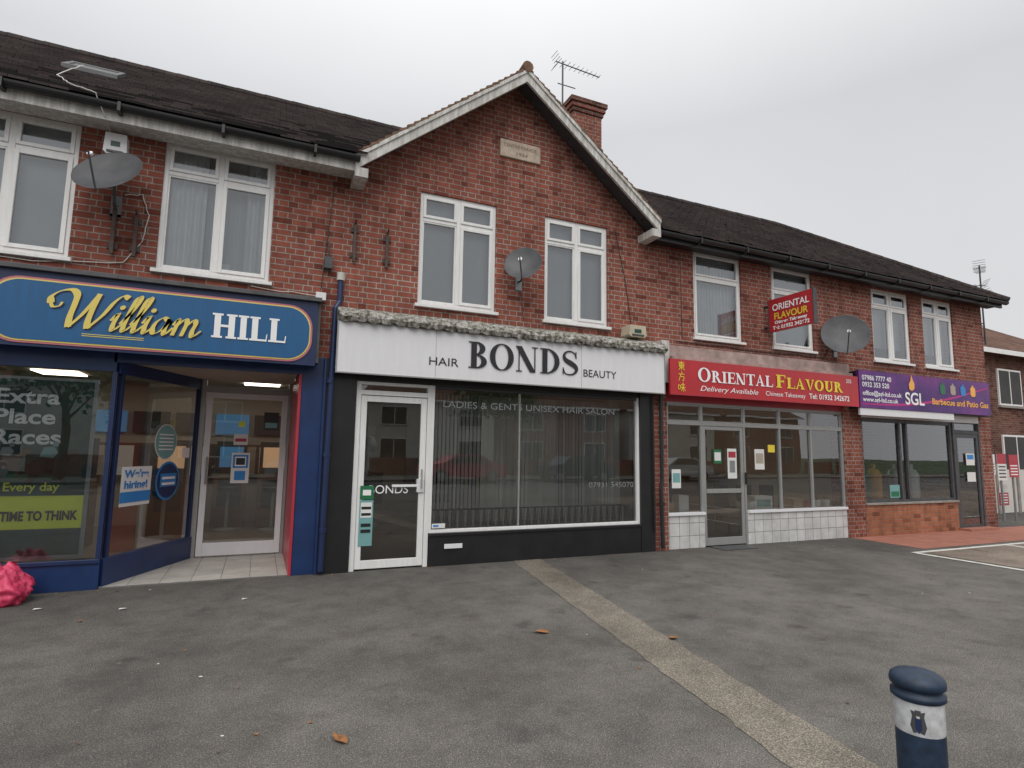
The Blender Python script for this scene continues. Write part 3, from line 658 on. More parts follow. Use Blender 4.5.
# ---------------- takeaway front
s=MB()
s.box(5.97,6.72,.0,.14,0,.52,'tile'); s.box(7.66,10.12,.0,.14,0,.52,'tile')
s.box(5.97,10.12,.0,.2,2.34,2.62,'redp')
fm='alu'
s.box(5.97,6.72,-.03,.12,.52,.565,'signw'); s.box(7.66,10.12,-.03,.12,.52,.565,'signw')
s.box(5.97,10.12,.01,.09,1.97,2.03,fm); s.box(5.97,10.12,.01,.09,2.30,2.34,fm)
for x in (5.97,6.68,7.62,8.46,9.25,10.08): s.box(x,x+.04,.012,.088,.565 if x not in(6.68,7.62) else 0,2.30,fm)
for a,c_ in ((6.01,6.68),(6.72,7.62),(7.66,8.46),(8.50,9.25),(9.29,10.08)):
    casement(s,a,c_,2.03,2.30,.02,.02,fm,'glass',.04)
    if a!=6.72: s.add([(a,.05,.565),(c_,.05,.565),(c_,.05,1.97),(a,.05,1.97)],[(0,1,2,3)],'glass')
casement(s,6.725,7.615,.02,1.965,.02,.06,fm,'glass',.045); s.box(6.79,7.55,.018,.06,.02,.14,fm); s.box(6.79,7.55,.018,.06,.86,.93,fm)
s.box(6.8,7.5,-.35,-.02,.0,.014,'dgrey')
s.box(7.62,7.64,-.03,.01,1.0,1.2,'gutter')
s.done('takeaway_front',T_,bevel=.003)
m_=MB()
m_.box(6.1,9.9,3.0,3.5,.02,1.05,'wood'); m_.box(6.0,10.2,2.98,3.52,1.05,1.1,'wallw'); m_.box(6.1,10.1,5.4,5.45,1.6,2.1,'menu')
for y in (1.4,3.2): m_.box(7.5,8.5,y,y+.4,2.635,2.655,'lamp')
m_.box(6.1,6.6,2.6,2.9,.02,1.3,'skyblue'); m_.box(6.15,6.55,2.59,2.599,.3,1.2,'paper')
for x in (7.75,7.95,9.6,9.85): m_.lathe([(0,0),(.07,0),(.09,.13),(.08,.13)],(x,.24,.56),'paper',14)
m_.box(8.0,8.42,.17,.38,.556,.78,'paper'); m_.box(8.05,8.37,.165,.169,.6,.72,'teal'); m_.box(8.95,9.2,.18,.38,.556,.72,'box'); m_.box(6.05,6.25,.18,.38,.556,.70,'box')
m_.box(9.27,9.45,.18,.36,.556,.66,'redp'); m_.box(6.35,6.55,.18,.36,.556,.82,'paper')
for x in (8.3,8.9,9.5):
    m_.box(x-.18,x+.18,.9,1.3,.42,.46,'chair'); m_.box(x-.18,x+.18,1.27,1.3,.46,.9,'chair')
    for dx in (-.16,.16):
        for yy in (.92,1.28): m_.tube([(x+dx,yy,.015),(x+dx,yy,.42)],.012,'alu')
m_.box(5.97,10.1,.14,.4,.52,.555,'wallw')
m_.done('takeaway_furniture',T_)
for x in (7.75,9.6,9.85):
    pl=MB()
    for i in range(60):
        a=random.uniform(0,6.28); e1=random.uniform(.1,1.4); L=random.uniform(.06,.16); d=Vector((math.cos(a)*math.cos(e1),math.sin(a)*math.cos(e1)*.6,math.sin(e1)))
        p0=Vector((x,.24,.68)); p1=p0+d*L; q=d.cross(Vector((0,0,1))).normalized()*.015
        pl.add([p0,p0.lerp(p1,.6)+q,p1,p0.lerp(p1,.6)-q],[(0,1,2,3)],'plant')
    pl.done('pot_plant',T_)
poster('menu_notice',7.25,7.45,1.1,1.6,.012,'paper',[(.1,.9,.7,.9,'redp'),(.2,.8,.2,.6,'grey')])
poster('menu_notice',6.95,7.12,1.35,1.58,.012,'green',[(.1,.9,.2,.8,'paper')])
poster('menu_notice',7.9,8.12,1.25,1.6,.042,'paper',[(.1,.9,.3,.8,'wallw')])
poster('menu_notice',8.22,8.38,1.55,1.68,.042,'lyellow')
poster('menu_notice',6.1,6.28,.95,1.25,.042,'paper',[(.1,.9,.3,.8,'teal')])

# ---------------- gas shop front
s=MB(); fm='dgrey'
s.box(10.64,13.54,-.04,.14,.58,.62,'concrete'); s.box(10.64,14.52,.0,.2,2.26,2.62,'signw')
for x in (10.64,11.78,12.0,13.46): s.box(x,x+.05,.01,.09,.62,2.26,fm)
s.box(10.69,13.46,.015,.085,2.18,2.26,fm); s.box(10.69,13.46,.015,.085,.62,.67,fm)
s.add([(10.69,.05,.67),(13.46,.05,.67),(13.46,.05,2.18),(10.69,.05,2.18)],[(0,1,2,3)],'glass')
s.box(13.54,13.60,-.01,.1,0,2.26,fm); s.box(14.46,14.52,-.01,.1,0,2.26,fm); s.box(13.6,14.46,-.005,.1,2.02,2.08,fm)
casement(s,13.605,14.455,.02,2.015,.0,.08,fm,'glass',.05); casement(s,13.6,14.46,2.08,2.26,.01,.02,fm,'glass',.05)
s.box(13.5,14.5,-.25,-.02,0,.05,'terra')
s.done('gas_shop_front',T_,bevel=.003)
m_=MB()
for i,x in enumerate((10.95,11.25,11.55,12.25,12.6,12.95,13.2)):
    m_.lathe([(0,.02),(.14,.02),(.15,.06),(.15,.52),(.1,.62),(.04,.65),(.04,.75),(0,.75)],(x,.7+.2*(i%2),.6),['redp','skyblue','green','orange','grey','redp','signw'][i],20)
m_.box(10.7,13.4,.5,1.2,.02,.58,'wood'); m_.box(10.8,14.2,4.2,4.6,.02,1.1,'wallw'); m_.box(11.5,12.3,2.2,2.7,2.635,2.655,'lamp')
for i in range(5): m_.box(10.8+i*.7,11.4+i*.7,5.2,5.45,.9,1.2+.15*(i%3),['box','paper','skyblue','box','redp'][i]); 
m_.done('gas_shop_stock',T_)
poster('shop_notice',11.45,11.75,.7,.95,.042,'teal',[(.1,.9,.1,.5,'green')])
poster('shop_notice',13.95,14.25,1.35,1.6,-.006,'paper',[(.1,.9,.5,.9,'skyblue')])
poster('shop_notice',13.95,14.25,1.0,1.2,-.006,'paper')

# ---------------- ledges above signs
s=MB()
s.box(XL,.60,-.30,.0,3.26,3.31,'dgrey'); s.box(XL,.60,-.22,.0,2.52,3.26,'dgrey')
s.box(5.95,10.2,-.20,.0,3.0,3.06,'pink'); s.box(5.95,10.2,-.13,.0,3.06,3.24,'pink'); s.box(5.95,10.2,-.24,.0,2.45,3.0,'redp')
s.box(10.3,14.6,-.20,.0,2.40,3.12,'gutter')
s.box(.8,5.75,-.22,.0,2.45,3.06,'black')
s.box(5.78,5.93,-.16,0,2.62,3.3,'paint')
s.done('sign_ledges',T_,bevel=.004)
lg=MB(); n=240
rows=[(-.30,3.075),(-.33,3.12),(-.31,3.17),(-.24,3.22),(-.12,3.27),(.0,3.29)]
vs=[];
for i in range(n+1):
    x=.80+(5.78-.80)*i/n; sc_=abs(math.sin(x*math.pi/.165))**.6
    for j,(yy,zz) in enumerate(rows):
        nz=noise.noise(Vector((x*6,yy*9,zz*9)))*.022
        vs.append((x,yy+nz-(.032*sc_ if j<3 else 0)+.02,zz+noise.noise(Vector((x*11,j*3.3,1)))*.02+((-.03*sc_+.01+noise.noise(Vector((x*25,7,1)))*.02) if j==0 else 0)))
k=len(rows)
lg.add(vs,[(i*k+j,(i+1)*k+j,(i+1)*k+j+1,i*k+j+1) for i in range(n) for j in range(k-1)],'ledge')
lg.add([(x,y,z) for x in (.80,5.78) for y,z in ((-.28,3.085),(0,3.085),(0,3.28),(-.23,3.22))],[(0,1,2,3),(4,5,6,7),(0,4,5,1)],'ledge')
lg.done('weathered_cornice',T_)

# ================================================================== SIGNS
def rrect(x0,x1,z0,z1,r,n=8):
    o=[]
    for cx,cz,a in ((x1-r,z0+r,-90),(x1-r,z1-r,0),(x0+r,z1-r,90),(x0+r,z0+r,180)):
        for i in range(n+1):
            t=math.radians(a+90*i/n); o.append((cx+r*math.cos(t),cz+r*math.sin(t)))
    return o
S1=empty('shop_sign')
b=MB(); b.box(-2.72,.56,-.25,-.22,2.48,3.26,'navy2')
b.prism(rrect(-2.56,.51,2.51,3.19,.27),-.262,-.25,'pinkline'); b.prism(rrect(-2.54,.49,2.53,3.17,.255),-.266,-.262,'yellow'); b.prism(rrect(-2.525,.475,2.545,3.155,.245),-.270,-.266,'blue')
b.flat(script_william(),-1.99,2.70,.19,-.282,'yellow')
sh=script_william(); b.flat(sh,-1.976,2.686,.19,-.2715,'navy2')
for z in (2.64,2.62): b.box(-1.75,-1.2,-.273,-.2705,z,z+.007,'yellow')
serif(b,'HILL',-.56,.22,2.72,.28,-.276,'letterw',.26,.1,.05)
b.done('panel',S1)
S2=empty('shop_sign')
b=MB(); b.box(.80,5.76,-.25,-.22,2.42,3.075,'signw')
for a,c_,d,e_ in ((.80,5.76,2.42,2.435),(.80,5.76,3.06,3.075),(.80,.815,2.435,3.06),(5.745,5.76,2.435,3.06)): b.box(a,c_,-.256,-.2505,d,e_,'alu')
for x in (2.05,4.25): b.box(x,x+.004,-.2515,-.2505,2.435,3.06,'grey')
serif(b,'BONDS',2.50,4.20,2.60,.36,-.262,'letterk',.2,.045,.05); b.done('panel',S2)
text('HAIR',1.95,2.60,-.256,.155,'letterk',S2,w=.40); text('BEAUTY',4.27,2.60,-.256,.155,'letterk',S2,w=.57)
S3=empty('shop_sign')
b=MB(); b.box(5.84,10.22,-.28,-.24,2.42,2.99,'red'); b.box(5.84,10.22,-.285,-.28,2.42,2.435,'redp')
serif(b,'ORIENTAL',6.38,8.02,2.66,.225,-.29,'letterw',.2,.08,.05,([0],.84)); serif(b,'FLAVOUR',8.10,9.78,2.66,.225,-.29,'lyellow',.24,.11,.05,([0],.84))
def strokes(L,x,z,s_,mat,w_=.1):
    pr=[]
    for (a,c_,d,e_) in L:
        v=Vector((d-a,e_-c_)); nn=Vector((-v.y,v.x)).normalized()*w_/2; pr.append(poly((a+nn.x,c_+nn.y),(d+nn.x*.6,e_+nn.y*.6),(d-nn.x*.6,e_-nn.y*.6),(a-nn.x,c_-nn.y)))
    b.flat(pr,x,z,s_,-.29,mat)
strokes([(.1,.85,.9,.85),(.5,1,.5,0),(.2,.7,.8,.7),(.2,.7,.2,.38),(.8,.7,.8,.38),(.2,.54,.8,.54),(.2,.38,.8,.38),(.48,.38,.1,.05),(.52,.38,.9,.05)],5.98,2.81,.15,'lyellow')
strokes([(.1,.75,.9,.75),(.5,1,.55,.8),(.4,.75,.1,0),(.4,.48,.8,.48),(.8,.48,.72,.05),(.72,.05,.55,.1)],5.98,2.64,.15,'lyellow')
strokes([(.05,.7,.05,.3),(.05,.7,.3,.7),(.3,.7,.3,.3),(.05,.3,.3,.3),(.4,.75,.9,.75),(.35,.5,.95,.5),(.65,1,.65,0),(.62,.48,.38,.1),(.68,.48,.95,.1)],5.98,2.47,.15,'lyellow')
b.done('panel',S3)
text('Delivery Available',6.42,2.51,-.286,.12,'letterw',S3,w=1.25,shear=.3); text('Chinese Takeaway',7.85,2.51,-.286,.11,'letterw',S3,w=.95); text('Tel: 01932 342672',8.9,2.51,-.286,.13,'letterw',S3,w=1.05,bold=.002)
text('205',9.88,2.85,-.286,.1,'letterw',S3)
S4=empty('shop_sign')
b=MB(); b.box(10.28,14.50,-.26,-.20,2.42,3.13,'purple'); b.box(10.3,13.2,-.24,-.2,2.28,2.415,'signw')
b.flat([ribbon([(0,0.02),(1.2,.05),(2.6,.22),(4.15,.55)],lambda u,d:.02+.03*math.sin(u*3.14))],10.3,2.47,1,-.264,'magenta')
b.flat([poly((0,0),(.08,-.03),(.16,.02),(.17,.12),(.12,.2),(.08,.3),(.05,.18),(-.01,.1))],11.75,2.84,1.0,-.268,'orange')
for i,x in enumerate((12.75,13.1,13.45,13.8)):
    mm=['green','wallw','skyblue','orange'][i]
    b.prism(rrect(x,x+.17,2.80,3.0,.05),-.268,-.26,mm); b.box(x+.06,x+.11,-.268,-.26,3.0,3.04,mm)
b.done('panel',S4)
text('07986 7777 40\n0932 353 520',10.36,2.95,-.264,.13,'letterw',S4,w=.85,bold=.002); text('office@sgl-ltd.co.uk\nwww.sgl-ltd.co.uk',10.36,2.66,-.264,.12,'letterw',S4,w=1.15,bold=.002)
text('SGL',11.6,2.54,-.266,.34,'letterw',S4,w=.6,bold=.006)
text('Barbecue and Patio Gas',12.45,2.58,-.266,.17,'orange',S4,w=1.95,bold=.004)
S5=empty('projecting_sign')
b=MB(); b.box(8.18,8.24,-1.02,-.12,3.66,4.24,'redflag'); b.box(8.19,8.23,-.12,.0,4.12,4.15,'gutter'); b.box(8.19,8.23,-.12,.0,3.74,3.77,'gutter')
b.box(8.17,8.25,-1.03,-1.015,3.65,4.25,'dgrey'); b.box(8.17,8.25,-.125,-.11,3.65,4.25,'dgrey'); b.done('board',S5)
for t,z,sz,mt_,ww in (('ORIENTAL',4.03,.16,'letterw',.74),('FLAVOUR',3.87,.16,'lyellow',.68),('Chinese Takeaway',3.79,.07,'letterw',.66),('Tel: 01932 342672',3.69,.09,'letterw',.74)):
    text(t,0,0,0,sz,mt_,S5,w=ww,rot=(math.pi/2,0,-math.pi/2),loc=(8.176,-.57+ww/2,z),bold=.003)

# ================================================================== WALL FIXTURES
def dish(name,c,rad,az,el,foot,mat='dish'):
    E=empty(name); d=Vector((math.sin(az)*math.cos(el),-math.cos(az)*math.cos(el),math.sin(el)))
    R4=d.to_track_quat('Z','Y').to_matrix().to_4x4(); c=Vector(c)
    b=MB(); pr=[(rad*i/8,.22*rad*(i/8)**2-.11*rad) for i in range(9)]; pr+=[(rad*1.02,.12*rad),(rad*.98,.09*rad)]+[(rad*i/8*.97,.22*rad*(i/8)**2-.14*rad) for i in range(7,-1,-1)]
    b.lathe(pr,c,mat,32,R4); b.done('reflector',E,smooth=True)
    b=MB(); low=c+(R4@Vector((0,-rad,0)) if (R4@Vector((0,-rad,0))).z<0 else R4@Vector((0,rad,0)))
    foc=c+d*rad*1.0+(low-c)*.35
    b.tube([low,foc],.010,'dgrey'); b.tube([foc-d*.03,foc+d*.05-d*.11],[.03,.022],'signw',10)
    b.tube([c-d*.12*rad,c-d*(.12*rad+.08),Vector(foot)+Vector((0,-.1,.0)),foot],.016,'dgrey'); b.box(foot[0]-.05,foot[0]+.05,-.02,0,foot[2]-.12,foot[2]+.12,'grey')
    b.done('mount',E); return E
dish('satellite_dish',(-1.64,-.34,4.39),.335,math.radians(-20),math.radians(31),(-1.62,0,4.15))
dish('satellite_dish',(3.27,-.30,4.13),.265,math.radians(-35),math.radians(20),(3.33,0,3.95))
dish('satellite_dish',(9.85,-.34,3.74),.40,math.radians(-45),math.radians(20),(10.0,0,3.5))
def bracket(x,z0,z1):
    b=MB(); b.box(x-.018,x+.018,-.05,-.02,z0,z1,'rust'); b.box(x-.05,x+.05,-.02,0,z1-.12,z1-.06,'rust'); b.box(x-.05,x+.05,-.02,0,z0+.06,z0+.12,'rust'); b.tube([(x,-.03,z1-.02),(x,-.12,z1+.02)],.012,'rust'); b.done('wall_bracket')
bracket(-1.62,3.6,4.12); bracket(-1.41,3.6,4.10); bracket(.98,3.9,4.42); bracket(1.40,3.88,4.36)
def alarm(x,z,w_,h_,y=-.11,mat='beige'):
    b=MB(); b.prism([(x-w_/2,z-h_/2+.03),(x-w_/2+.03,z-h_/2),(x+w_/2-.03,z-h_/2),(x+w_/2,z-h_/2+.03),(x+w_/2*.9,z+h_/2),(x-w_/2*.9,z+h_/2)],y,0,mat)
    b.box(x-w_*.2,x+w_*.2,y-.004,y,z-.03,z+.03,'dkgreen'); b.box(x-w_*.35,x+w_*.35,y-.012,y-.0001,z-h_/2+.015,z-h_/2+.04,'dgrey'); b.done('alarm_box',bevel=.012)
alarm(-1.66,4.83,.22,.24,-.12,'signw'); alarm(5.28,3.38,.32,.18,-.22)
b=MB(); b.box(.62,.72,-.10,0,3.75,3.90,'dgrey'); b.tube([(.67,-.06,3.9),(.67,-.06,4.05),(.66,-.02,4.12)],.015,'rust'); b.box(.54,.66,-.1,0,3.33,3.43,'signw'); b.done('junction_box',bevel=.006)
b=MB(); b.tube([(.83,-.06,3.7),(.83,-.06,3.35),(.78,-.10,3.25),(.76,-.10,0.05)],.035,'navy2',12)
for z in (.5,1.4,2.3): b.tube([(.765,-.10,z),(.765,-.10,z+.05)],.045,'navy2',12)
b.tube([(.83,-.06,3.72),(.83,-.06,3.62)],.05,'cable',12); b.done('drainpipe')
b=MB(); b.tube([(5.80,-.09,2.45),(5.80,-.09,1.1),(5.78,-.09,.95),(5.80,-.09,.05)],.032,'gutter'); b.tube([(5.66,-.07,2.4),(5.67,-.07,.3)],.012,'gutter')
for z in (.7,1.8): b.tube([(5.80,-.09,z),(5.80,-.09,z+.05)],.042,'gutter',12)
b.done('drainpipe')
b=MB()
def cab(P,r=.006,mat='cable'):
    Q=[]; P=[Vector(p) for p in P]
    for i in range(len(P)-1):
        for k in range(6): Q.append(P[i].lerp(P[i+1],k/6)+Vector((noise.noise(P[i]*9+Vector((k,0,0)))*.008,0,noise.noise(P[i]*7+Vector((0,k,0)))*.02)))
    Q.append(P[-1]); b.tube(Q,r,mat,5)
cab([(-2.3,.9,6.25),(-2.25,-.1,5.5),(-2.05,-.44,5.25),(-1.8,-.46,5.2),(-1.72,-.36,5.0),(-1.72,-.05,4.95)])
cab([(-1.55,-.02,4.3),(-1.38,-.015,4.33),(-1.30,-.015,4.1),(-1.34,-.015,3.8),(-1.5,-.015,3.52),(-2.3,-.015,3.42),(-2.9,-.015,3.44)])
cab([(-.2,-.015,3.42),(.5,-.015,3.40),(.62,-.05,3.38)])
cab([(.6,-.015,3.5),(.7,-.015,4.9)],.005,'gutter'); cab([(3.35,-.015,3.9),(3.42,-.015,3.4)],.005,'gutter')
cab([(5.0,-.015,5.05),(5.2,-.015,4.2),(5.3,-.015,3.5)],.006,'gutter')
cab([(9.9,-.015,3.6),(9.7,-.015,3.35),(8.3,-.015,3.33),(6.2,-.015,3.34)],.008,'gutter')
cab([(6.3,-.015,4.9),(6.32,-.015,3.4)],.005,'gutter')
b.done('wall_cables')
def aerial(x,y,z0,z1,L,az,n=9,slope=0,arm=None):
    b=MB(); b.tube([(x,y,z0),(x,y,z1)],.018,'dgrey'); d=Vector((math.cos(az),math.sin(az),slope)); q=Vector((-math.sin(az),math.cos(az),0)); c=Vector((x,y,z1-.05))
    b.tube([c-d*L*.15,c+d*L*.85],.011,'dgrey',6)
    for i in range(n):
        p=c+d*(L*(-.1+.93*i/(n-1))); h_=.13-.006*i; b.tube([p-q*h_,p+q*h_],.005,'dgrey',5)
    p=c-d*L*.13
    for s_ in (-1,1):
        for k in range(3): b.tube([p+Vector((0,0,s_*(.04+k*.05)))-q*.12-d*k*.03,p+Vector((0,0,s_*(.04+k*.05)))+q*.12-d*k*.03],.005,'dgrey',5)
    if arm:
        for dz in (.1,.45): b.tube([(x,y,z0+dz),(arm[0],arm[1],z0+dz)],.015,'dgrey')
    b.done('tv_aerial')
aerial(5.13,1.98,8.3,9.30,1.05,math.radians(3),10)
b=MB(); b.tube([(5.02,1.98,8.8),(5.42,1.98,8.8)],.01,'dgrey'); b.tube([(5.1,1.98,8.35),(5.2,1.85,8.35)],.015,'dgrey'); b.done('aerial_clamp')
aerial(15.75,.35,4.2,6.15,.8,math.radians(25),7,.05,(14.95,.45)); 
aerial(15.95,.45,4.3,5.75,.7,math.radians(150),6,0,(14.95,.6))

# ================================================================== STREET THINGS
Bo=empty('bollard'); bx,by=1.675,-6.37
b=MB(); R=.057
b.lathe([(R*1.05,0),(R*1.05,.04),(R,.05),(R,.775)],(bx,by,0),'bollard',40)
b.lathe([(R,.775),(R*1.01,.778),(R*1.01,.852),(R,.855)],(bx,by,0),'reflw',40)
b.lathe([(R,.855),(R*1.02,.857),(R*1.12,.860),(R*1.12,.872),(R*.98,.876),(R*.98,.886),(R*1.13,.890),(R*1.15,.900),(R*1.10,.911),(R*.9,.920),(R*.5,.927),(0,.929)],(bx,by,0),'bollard',40)
b.done('post',Bo,smooth=True)
b=MB()
dirc=math.atan2(-7.42-by,0-bx)-.05
def wrap(pl,mat,rr): b.add([(bx+rr*math.cos(dirc-u),by+rr*math.sin(dirc-u),z) for u,z in [( (-p[0])/R,p[1]) for p in pl]],[tuple(range(len(pl)))],mat)
for s_ in (-1,1):
    wrap([(s_*.003,.785),(s_*.012,.782),(s_*.018,.80),(s_*.013,.825),(s_*.016,.838),(s_*.007,.836),(s_*.003,.82)],'dgrey',R*1.02)
wrap([(-.007,.795),(0,.782),(.007,.795),(.007,.82),(-.007,.82)],'navy2',R*1.025)
wrap([(-.005,.826),(.005,.826),(.007,.84),(-.007,.84)],'dgrey',R*1.025)
b.done('crest',Bo)
import bmesh
bm=bmesh.new(); bmesh.ops.create_icosphere(bm,subdivisions=5,radius=1)
for v in bm.verts:
    p=v.co.copy(); n1=noise.noise(p*1.7); n2=noise.noise(p*4+Vector((5,0,0))); n3=abs(noise.noise(p*7+Vector((0,9,0))))
    s_=1+.28*n1+.14*n2-.16*n3
    z=p.z*s_; x_=p.x*s_; y_=p.y*s_
    if z>0: q=1-.45*min(1,z)**1.3; x_*=q;y_*=q
    z=max(z,-.55); v.co=Vector((x_*.30,y_*.24,(z+.55)*.24))
me=bpy.data.meshes.new('bag'); bm.to_mesh(me); bm.free(); me.materials.append(M['bag']); me.polygons.foreach_set('use_smooth',[True]*len(me.polygons))
Bg=empty('plastic_bag'); o=bpy.data.objects.new('bag_body',me); col.objects.link(o); o.location=(-2.17,-.36,0); o.parent=Bg
b=MB()
for s_ in (-1,1):
    b.add([(-2.17+s_*.01,-.36,.30),(-2.17+s_*.09,-.38,.38),(-2.17+s_*.13,-.34,.37),(-2.17+s_*.05,-.33,.29)],[(0,1,2,3)],'bag')
b.done('bag_ears',Bg)

F_=empty('boundary_fence'); b=MB()
for i in range(7):
    b.box(15.6+i*1.0,15.7+i*1.0,1.75,1.85,0,1.35,'concrete')
    if i<6: b.box(15.7+i,16.6+i,1.785,1.815,.02,1.2,'render')
b.done('panels',F_)
def notice(x,y,z0,z1,w_,top,lo):
    E=empty('notice_board'); b=MB(); b.tube([(x,y+.03,0),(x,y+.03,z1)],.025,'grey'); b.box(x-w_/2,x+w_/2,y-.01,y,z0,z1,lo); b.box(x-w_/2,x+w_/2,y-.013,y-.0105,z0+(z1-z0)*.62,z1,top)
    for k in range(4): b.box(x-w_*.38,x+w_*.38,y-.0125,y-.0105,z0+(z1-z0)*(.1+.13*k),z0+(z1-z0)*(.15+.13*k),'dgrey' if lo!='redp' else 'letterw')
    b.done('board',E)
notice(16.05,.6,1.12,1.6,.34,'signw','paper'); notice(16.5,.6,.98,1.62,.38,'redp','paper'); notice(17.05,.62,1.05,1.6,.40,'redp','redp'); notice(17.1,.9,.35,.85,.4,'paper','redp')

def house(name,x0,x1,y0,y1,ze,zr,mat,roof,facing=-1,wins=(),hip=1.5):
    E=empty(name); b=MB(); b.box(x0,x1,y0,y1,0,ze,mat); b.done('walls',E)
    b=MB(); ym=(y0+y1)/2; o_=.35
    P=[(x0-o_,y0-o_,ze-.05),(x1+o_,y0-o_,ze-.05),(x1+o_,y1+o_,ze-.05),(x0-o_,y1+o_,ze-.05),(x0+hip,ym,zr),(x1-hip,ym,zr)]
    b.add(P,[(0,1,5,4),(1,2,5),(2,3,4,5),(3,0,4),(0,1,2,3)],roof)
    b.box(x0-o_,x1+o_,y0-o_-.03 if facing<0 else y1+o_,y0-o_ if facing<0 else y1+o_+.03,ze-.18,ze-.02,'white'); b.done('roof',E)
    b=MB(); yf=y0 if facing<0 else y1; s_=facing
    for (a,c_,d,e_) in wins:
        ya,yb=sorted((yf,yf+s_*.05)); 
        b.box(a,c_,ya,yb,d,e_,'white'); yc=yf+s_*.054; m_=(a+c_)/2
        for u,v in ((a+.06,m_-.03),(m_+.03,c_-.06)):
            b.add([(u,yc,d+.06),(v,yc,d+.06),(v,yc,e_-.06),(u,yc,e_-.06)],[(0,1,2,3)],'darkin')
        b.box(a-.05,c_+.05,min(ya,yf+s_*.1),max(yb,yf),d-.08,d-.003,'concrete')
    b.done('windows',E); return E
house('brick_house',21.3,30.5,3.6,11,5.15,7.6,'brick_dark','roof_br',-1,[(22.8,24.2,3.3,4.55),(26,27.5,3.3,4.55),(22.8,24.4,.9,2.3)],3.4)
for i,x in enumerate((-26,-15,-4,7,18,29,40)):
    house('terraced_house',x,x+9.5,-42,-33.5,5.2,8.3,'render' if i%2 else 'brick','roof_br',1,[(x+.8,x+2.8,3.2,4.6),(x+6.6,x+8.6,3.2,4.6),(x+.8,x+2.8,.8,2.3),(x+6.6,x+8.6,.8,2.3)],2.5)
b=MB(); 
for x in range(-30,50,4): b.box(x,x+3.0,-27,-26.6,0,1.0,'brick')
b.done('garden_wall')
def tree(x,y,h_):
    E=empty('street_tree'); b=MB(); b.tube([(x,y,0),(x+.1,y,h_*.3),(x-.05,y+.1,h_*.55)],[.2,.15,.1],'wood',10)
    tips=[]
    for k in range(7):
        a=k*.9; p=Vector((x,y,h_*(.35+.03*k))); q=p+Vector((math.cos(a)*h_*.22,math.sin(a)*h_*.22,h_*.28)); b.tube([p,p.lerp(q,.5)+Vector((0,0,.1)),q],[.07,.045,.02],'wood',6); tips.append(q)
    b.done('trunk',E); b=MB()
    for k in range(1400):
        c=random.choice(tips)+Vector([random.gauss(0,h_*.09) for _ in range(3)]); u=Vector([random.uniform(-1,1) for _ in range(3)]).normalized()*.16; v=u.cross(Vector([random.uniform(-1,1) for _ in range(3)])).normalized()*.1
        b.add([c-u,c+v,c+u,c-v],[(0,1,2,3)],'plant' if k%3 else 'hedge')
    b.done('crown',E)
tree(-8,-24,7); tree(13,-24,6.5)
def car(x,y,mat,yaw=0,name='parked_car'):
    E=empty(name); b=MB()
    prof=[(-2.1,.35),(-2.15,.6),(-2.05,.85),(-1.2,.98),(-.65,1.38),(.75,1.42),(1.5,1.0),(2.05,.9),(2.12,.55),(2.05,.3)]
    b.prism(prof,-.85,.85,mat); win=[(-1.05,.99),(-.6,1.32),(.7,1.35),(1.3,1.0)]; b.prism(win,-.856,.856,'darkin')
    for wx in (-1.35,1.35):
        for s_ in (-1,1): b.tube([(wx,s_*.70,.32),(wx,s_*.88,.32)],.32,'tyre',20); b.tube([(wx,s_*.875,.32),(wx,s_*.89,.32)],.2,'alu',16)
    b.box(2.06,2.1,-.7,-.35,.62,.75,'paper'); b.box(2.06,2.1,.35,.7,.62,.75,'paper')
    o=b.done('body',E,bevel=.04); E.location=(x,y,-.115 if y>-21.5 else 0); E.rotation_euler[2]=yaw
car(-4,-20.2,'carblk'); car(2.5,-20.2,'carwh'); car(9.5,-20.3,'redp'); car(16,-20.2,'carblk'); car(-11,-20.2,'carwh'); car(23,-20.2,'carwh')

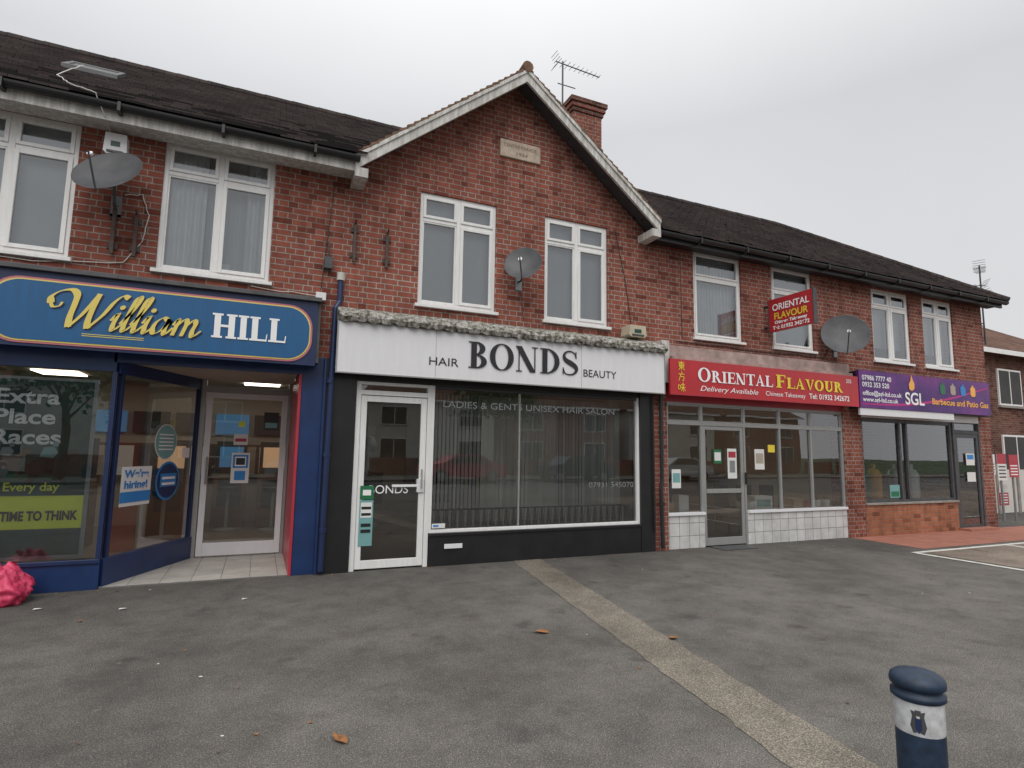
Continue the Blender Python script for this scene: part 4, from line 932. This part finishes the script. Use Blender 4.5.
# ================================================================== LIGHT
wd=bpy.data.worlds.new("World"); sc.world=wd; wd.use_nodes=True; nt=wd.node_tree; bg=nt.nodes['Background']
sk=N(nt,"ShaderNodeTexSky"); sk.sky_type='NISHITA'; sk.sun_disc=False
sd=Vector((-.35,-.62,.82)).normalized()
sk.sun_elevation=math.asin(sd.z); sk.sun_rotation=math.atan2(sd.x,sd.y); sk.dust_density=6; sk.air_density=1.2
hs=N(nt,"ShaderNodeHueSaturation"); hs.inputs['Saturation'].default_value=.15; nt.links.new(sk.outputs[0],hs.inputs['Color'])
tc=N(nt,"ShaderNodeTexCoord"); sp=N(nt,"ShaderNodeSeparateXYZ"); nt.links.new(tc.outputs['Generated'],sp.inputs[0])
cl=ramp(nt,sp.outputs[2],[(0,(.500,.504,.515)),(.5,(.455,.463,.480)),(.65,(.66,.665,.675)),(1,(1.0,1.0,1.0))])
ns=noisetex(nt,tc.outputs['Generated'],1.6,5,.55); cl=mul(nt,cl,ramp(nt,ns,[(.3,.94),(.7,1.03)]))
vm=N(nt,"ShaderNodeVectorMath",operation='SCALE'); vm.inputs['Scale'].default_value=13.5; nt.links.new(cl,vm.inputs[0])
mx=N(nt,"ShaderNodeMix",data_type='RGBA'); mx.inputs[0].default_value=.9; nt.links.new(hs.outputs[0],mx.inputs[6]); nt.links.new(vm.outputs[0],mx.inputs[7])
nt.links.new(mx.outputs[2],bg.inputs[0]); bg.inputs[1].default_value=.118
su=bpy.data.lights.new('sun','SUN'); su.energy=1.4; su.angle=math.radians(50); su.color=(1,.97,.93)
so=bpy.data.objects.new('sun',su); col.objects.link(so); so.rotation_euler=sd.to_track_quat('Z','Y').to_euler()
sc.view_settings.view_transform='Standard'; sc.view_settings.look='None'; sc.view_settings.exposure=0
# ================================================================== CAMERA
psi=math.radians(23.69);p=math.radians(6.7);ro=math.radians(.88)
F=Vector((math.sin(psi)*math.cos(p),math.cos(psi)*math.cos(p),math.sin(p)));R=Vector((math.cos(psi),-math.sin(psi),0));U=Vector((-math.sin(psi)*math.sin(p),-math.cos(psi)*math.sin(p),math.cos(p)))
X=math.cos(ro)*R+math.sin(ro)*U; Yv=-math.sin(ro)*R+math.cos(ro)*U
cam=bpy.data.cameras.new('camera'); cam.lens=572/1024*36; cam.sensor_width=36; cam.clip_end=2000; cam.clip_start=.05
co=bpy.data.objects.new('camera',cam); col.objects.link(co)
mt=Matrix((X,Yv,-F)).transposed().to_4x4(); mt.translation=(0,-7.42,1.5); co.matrix_world=mt; sc.camera=co
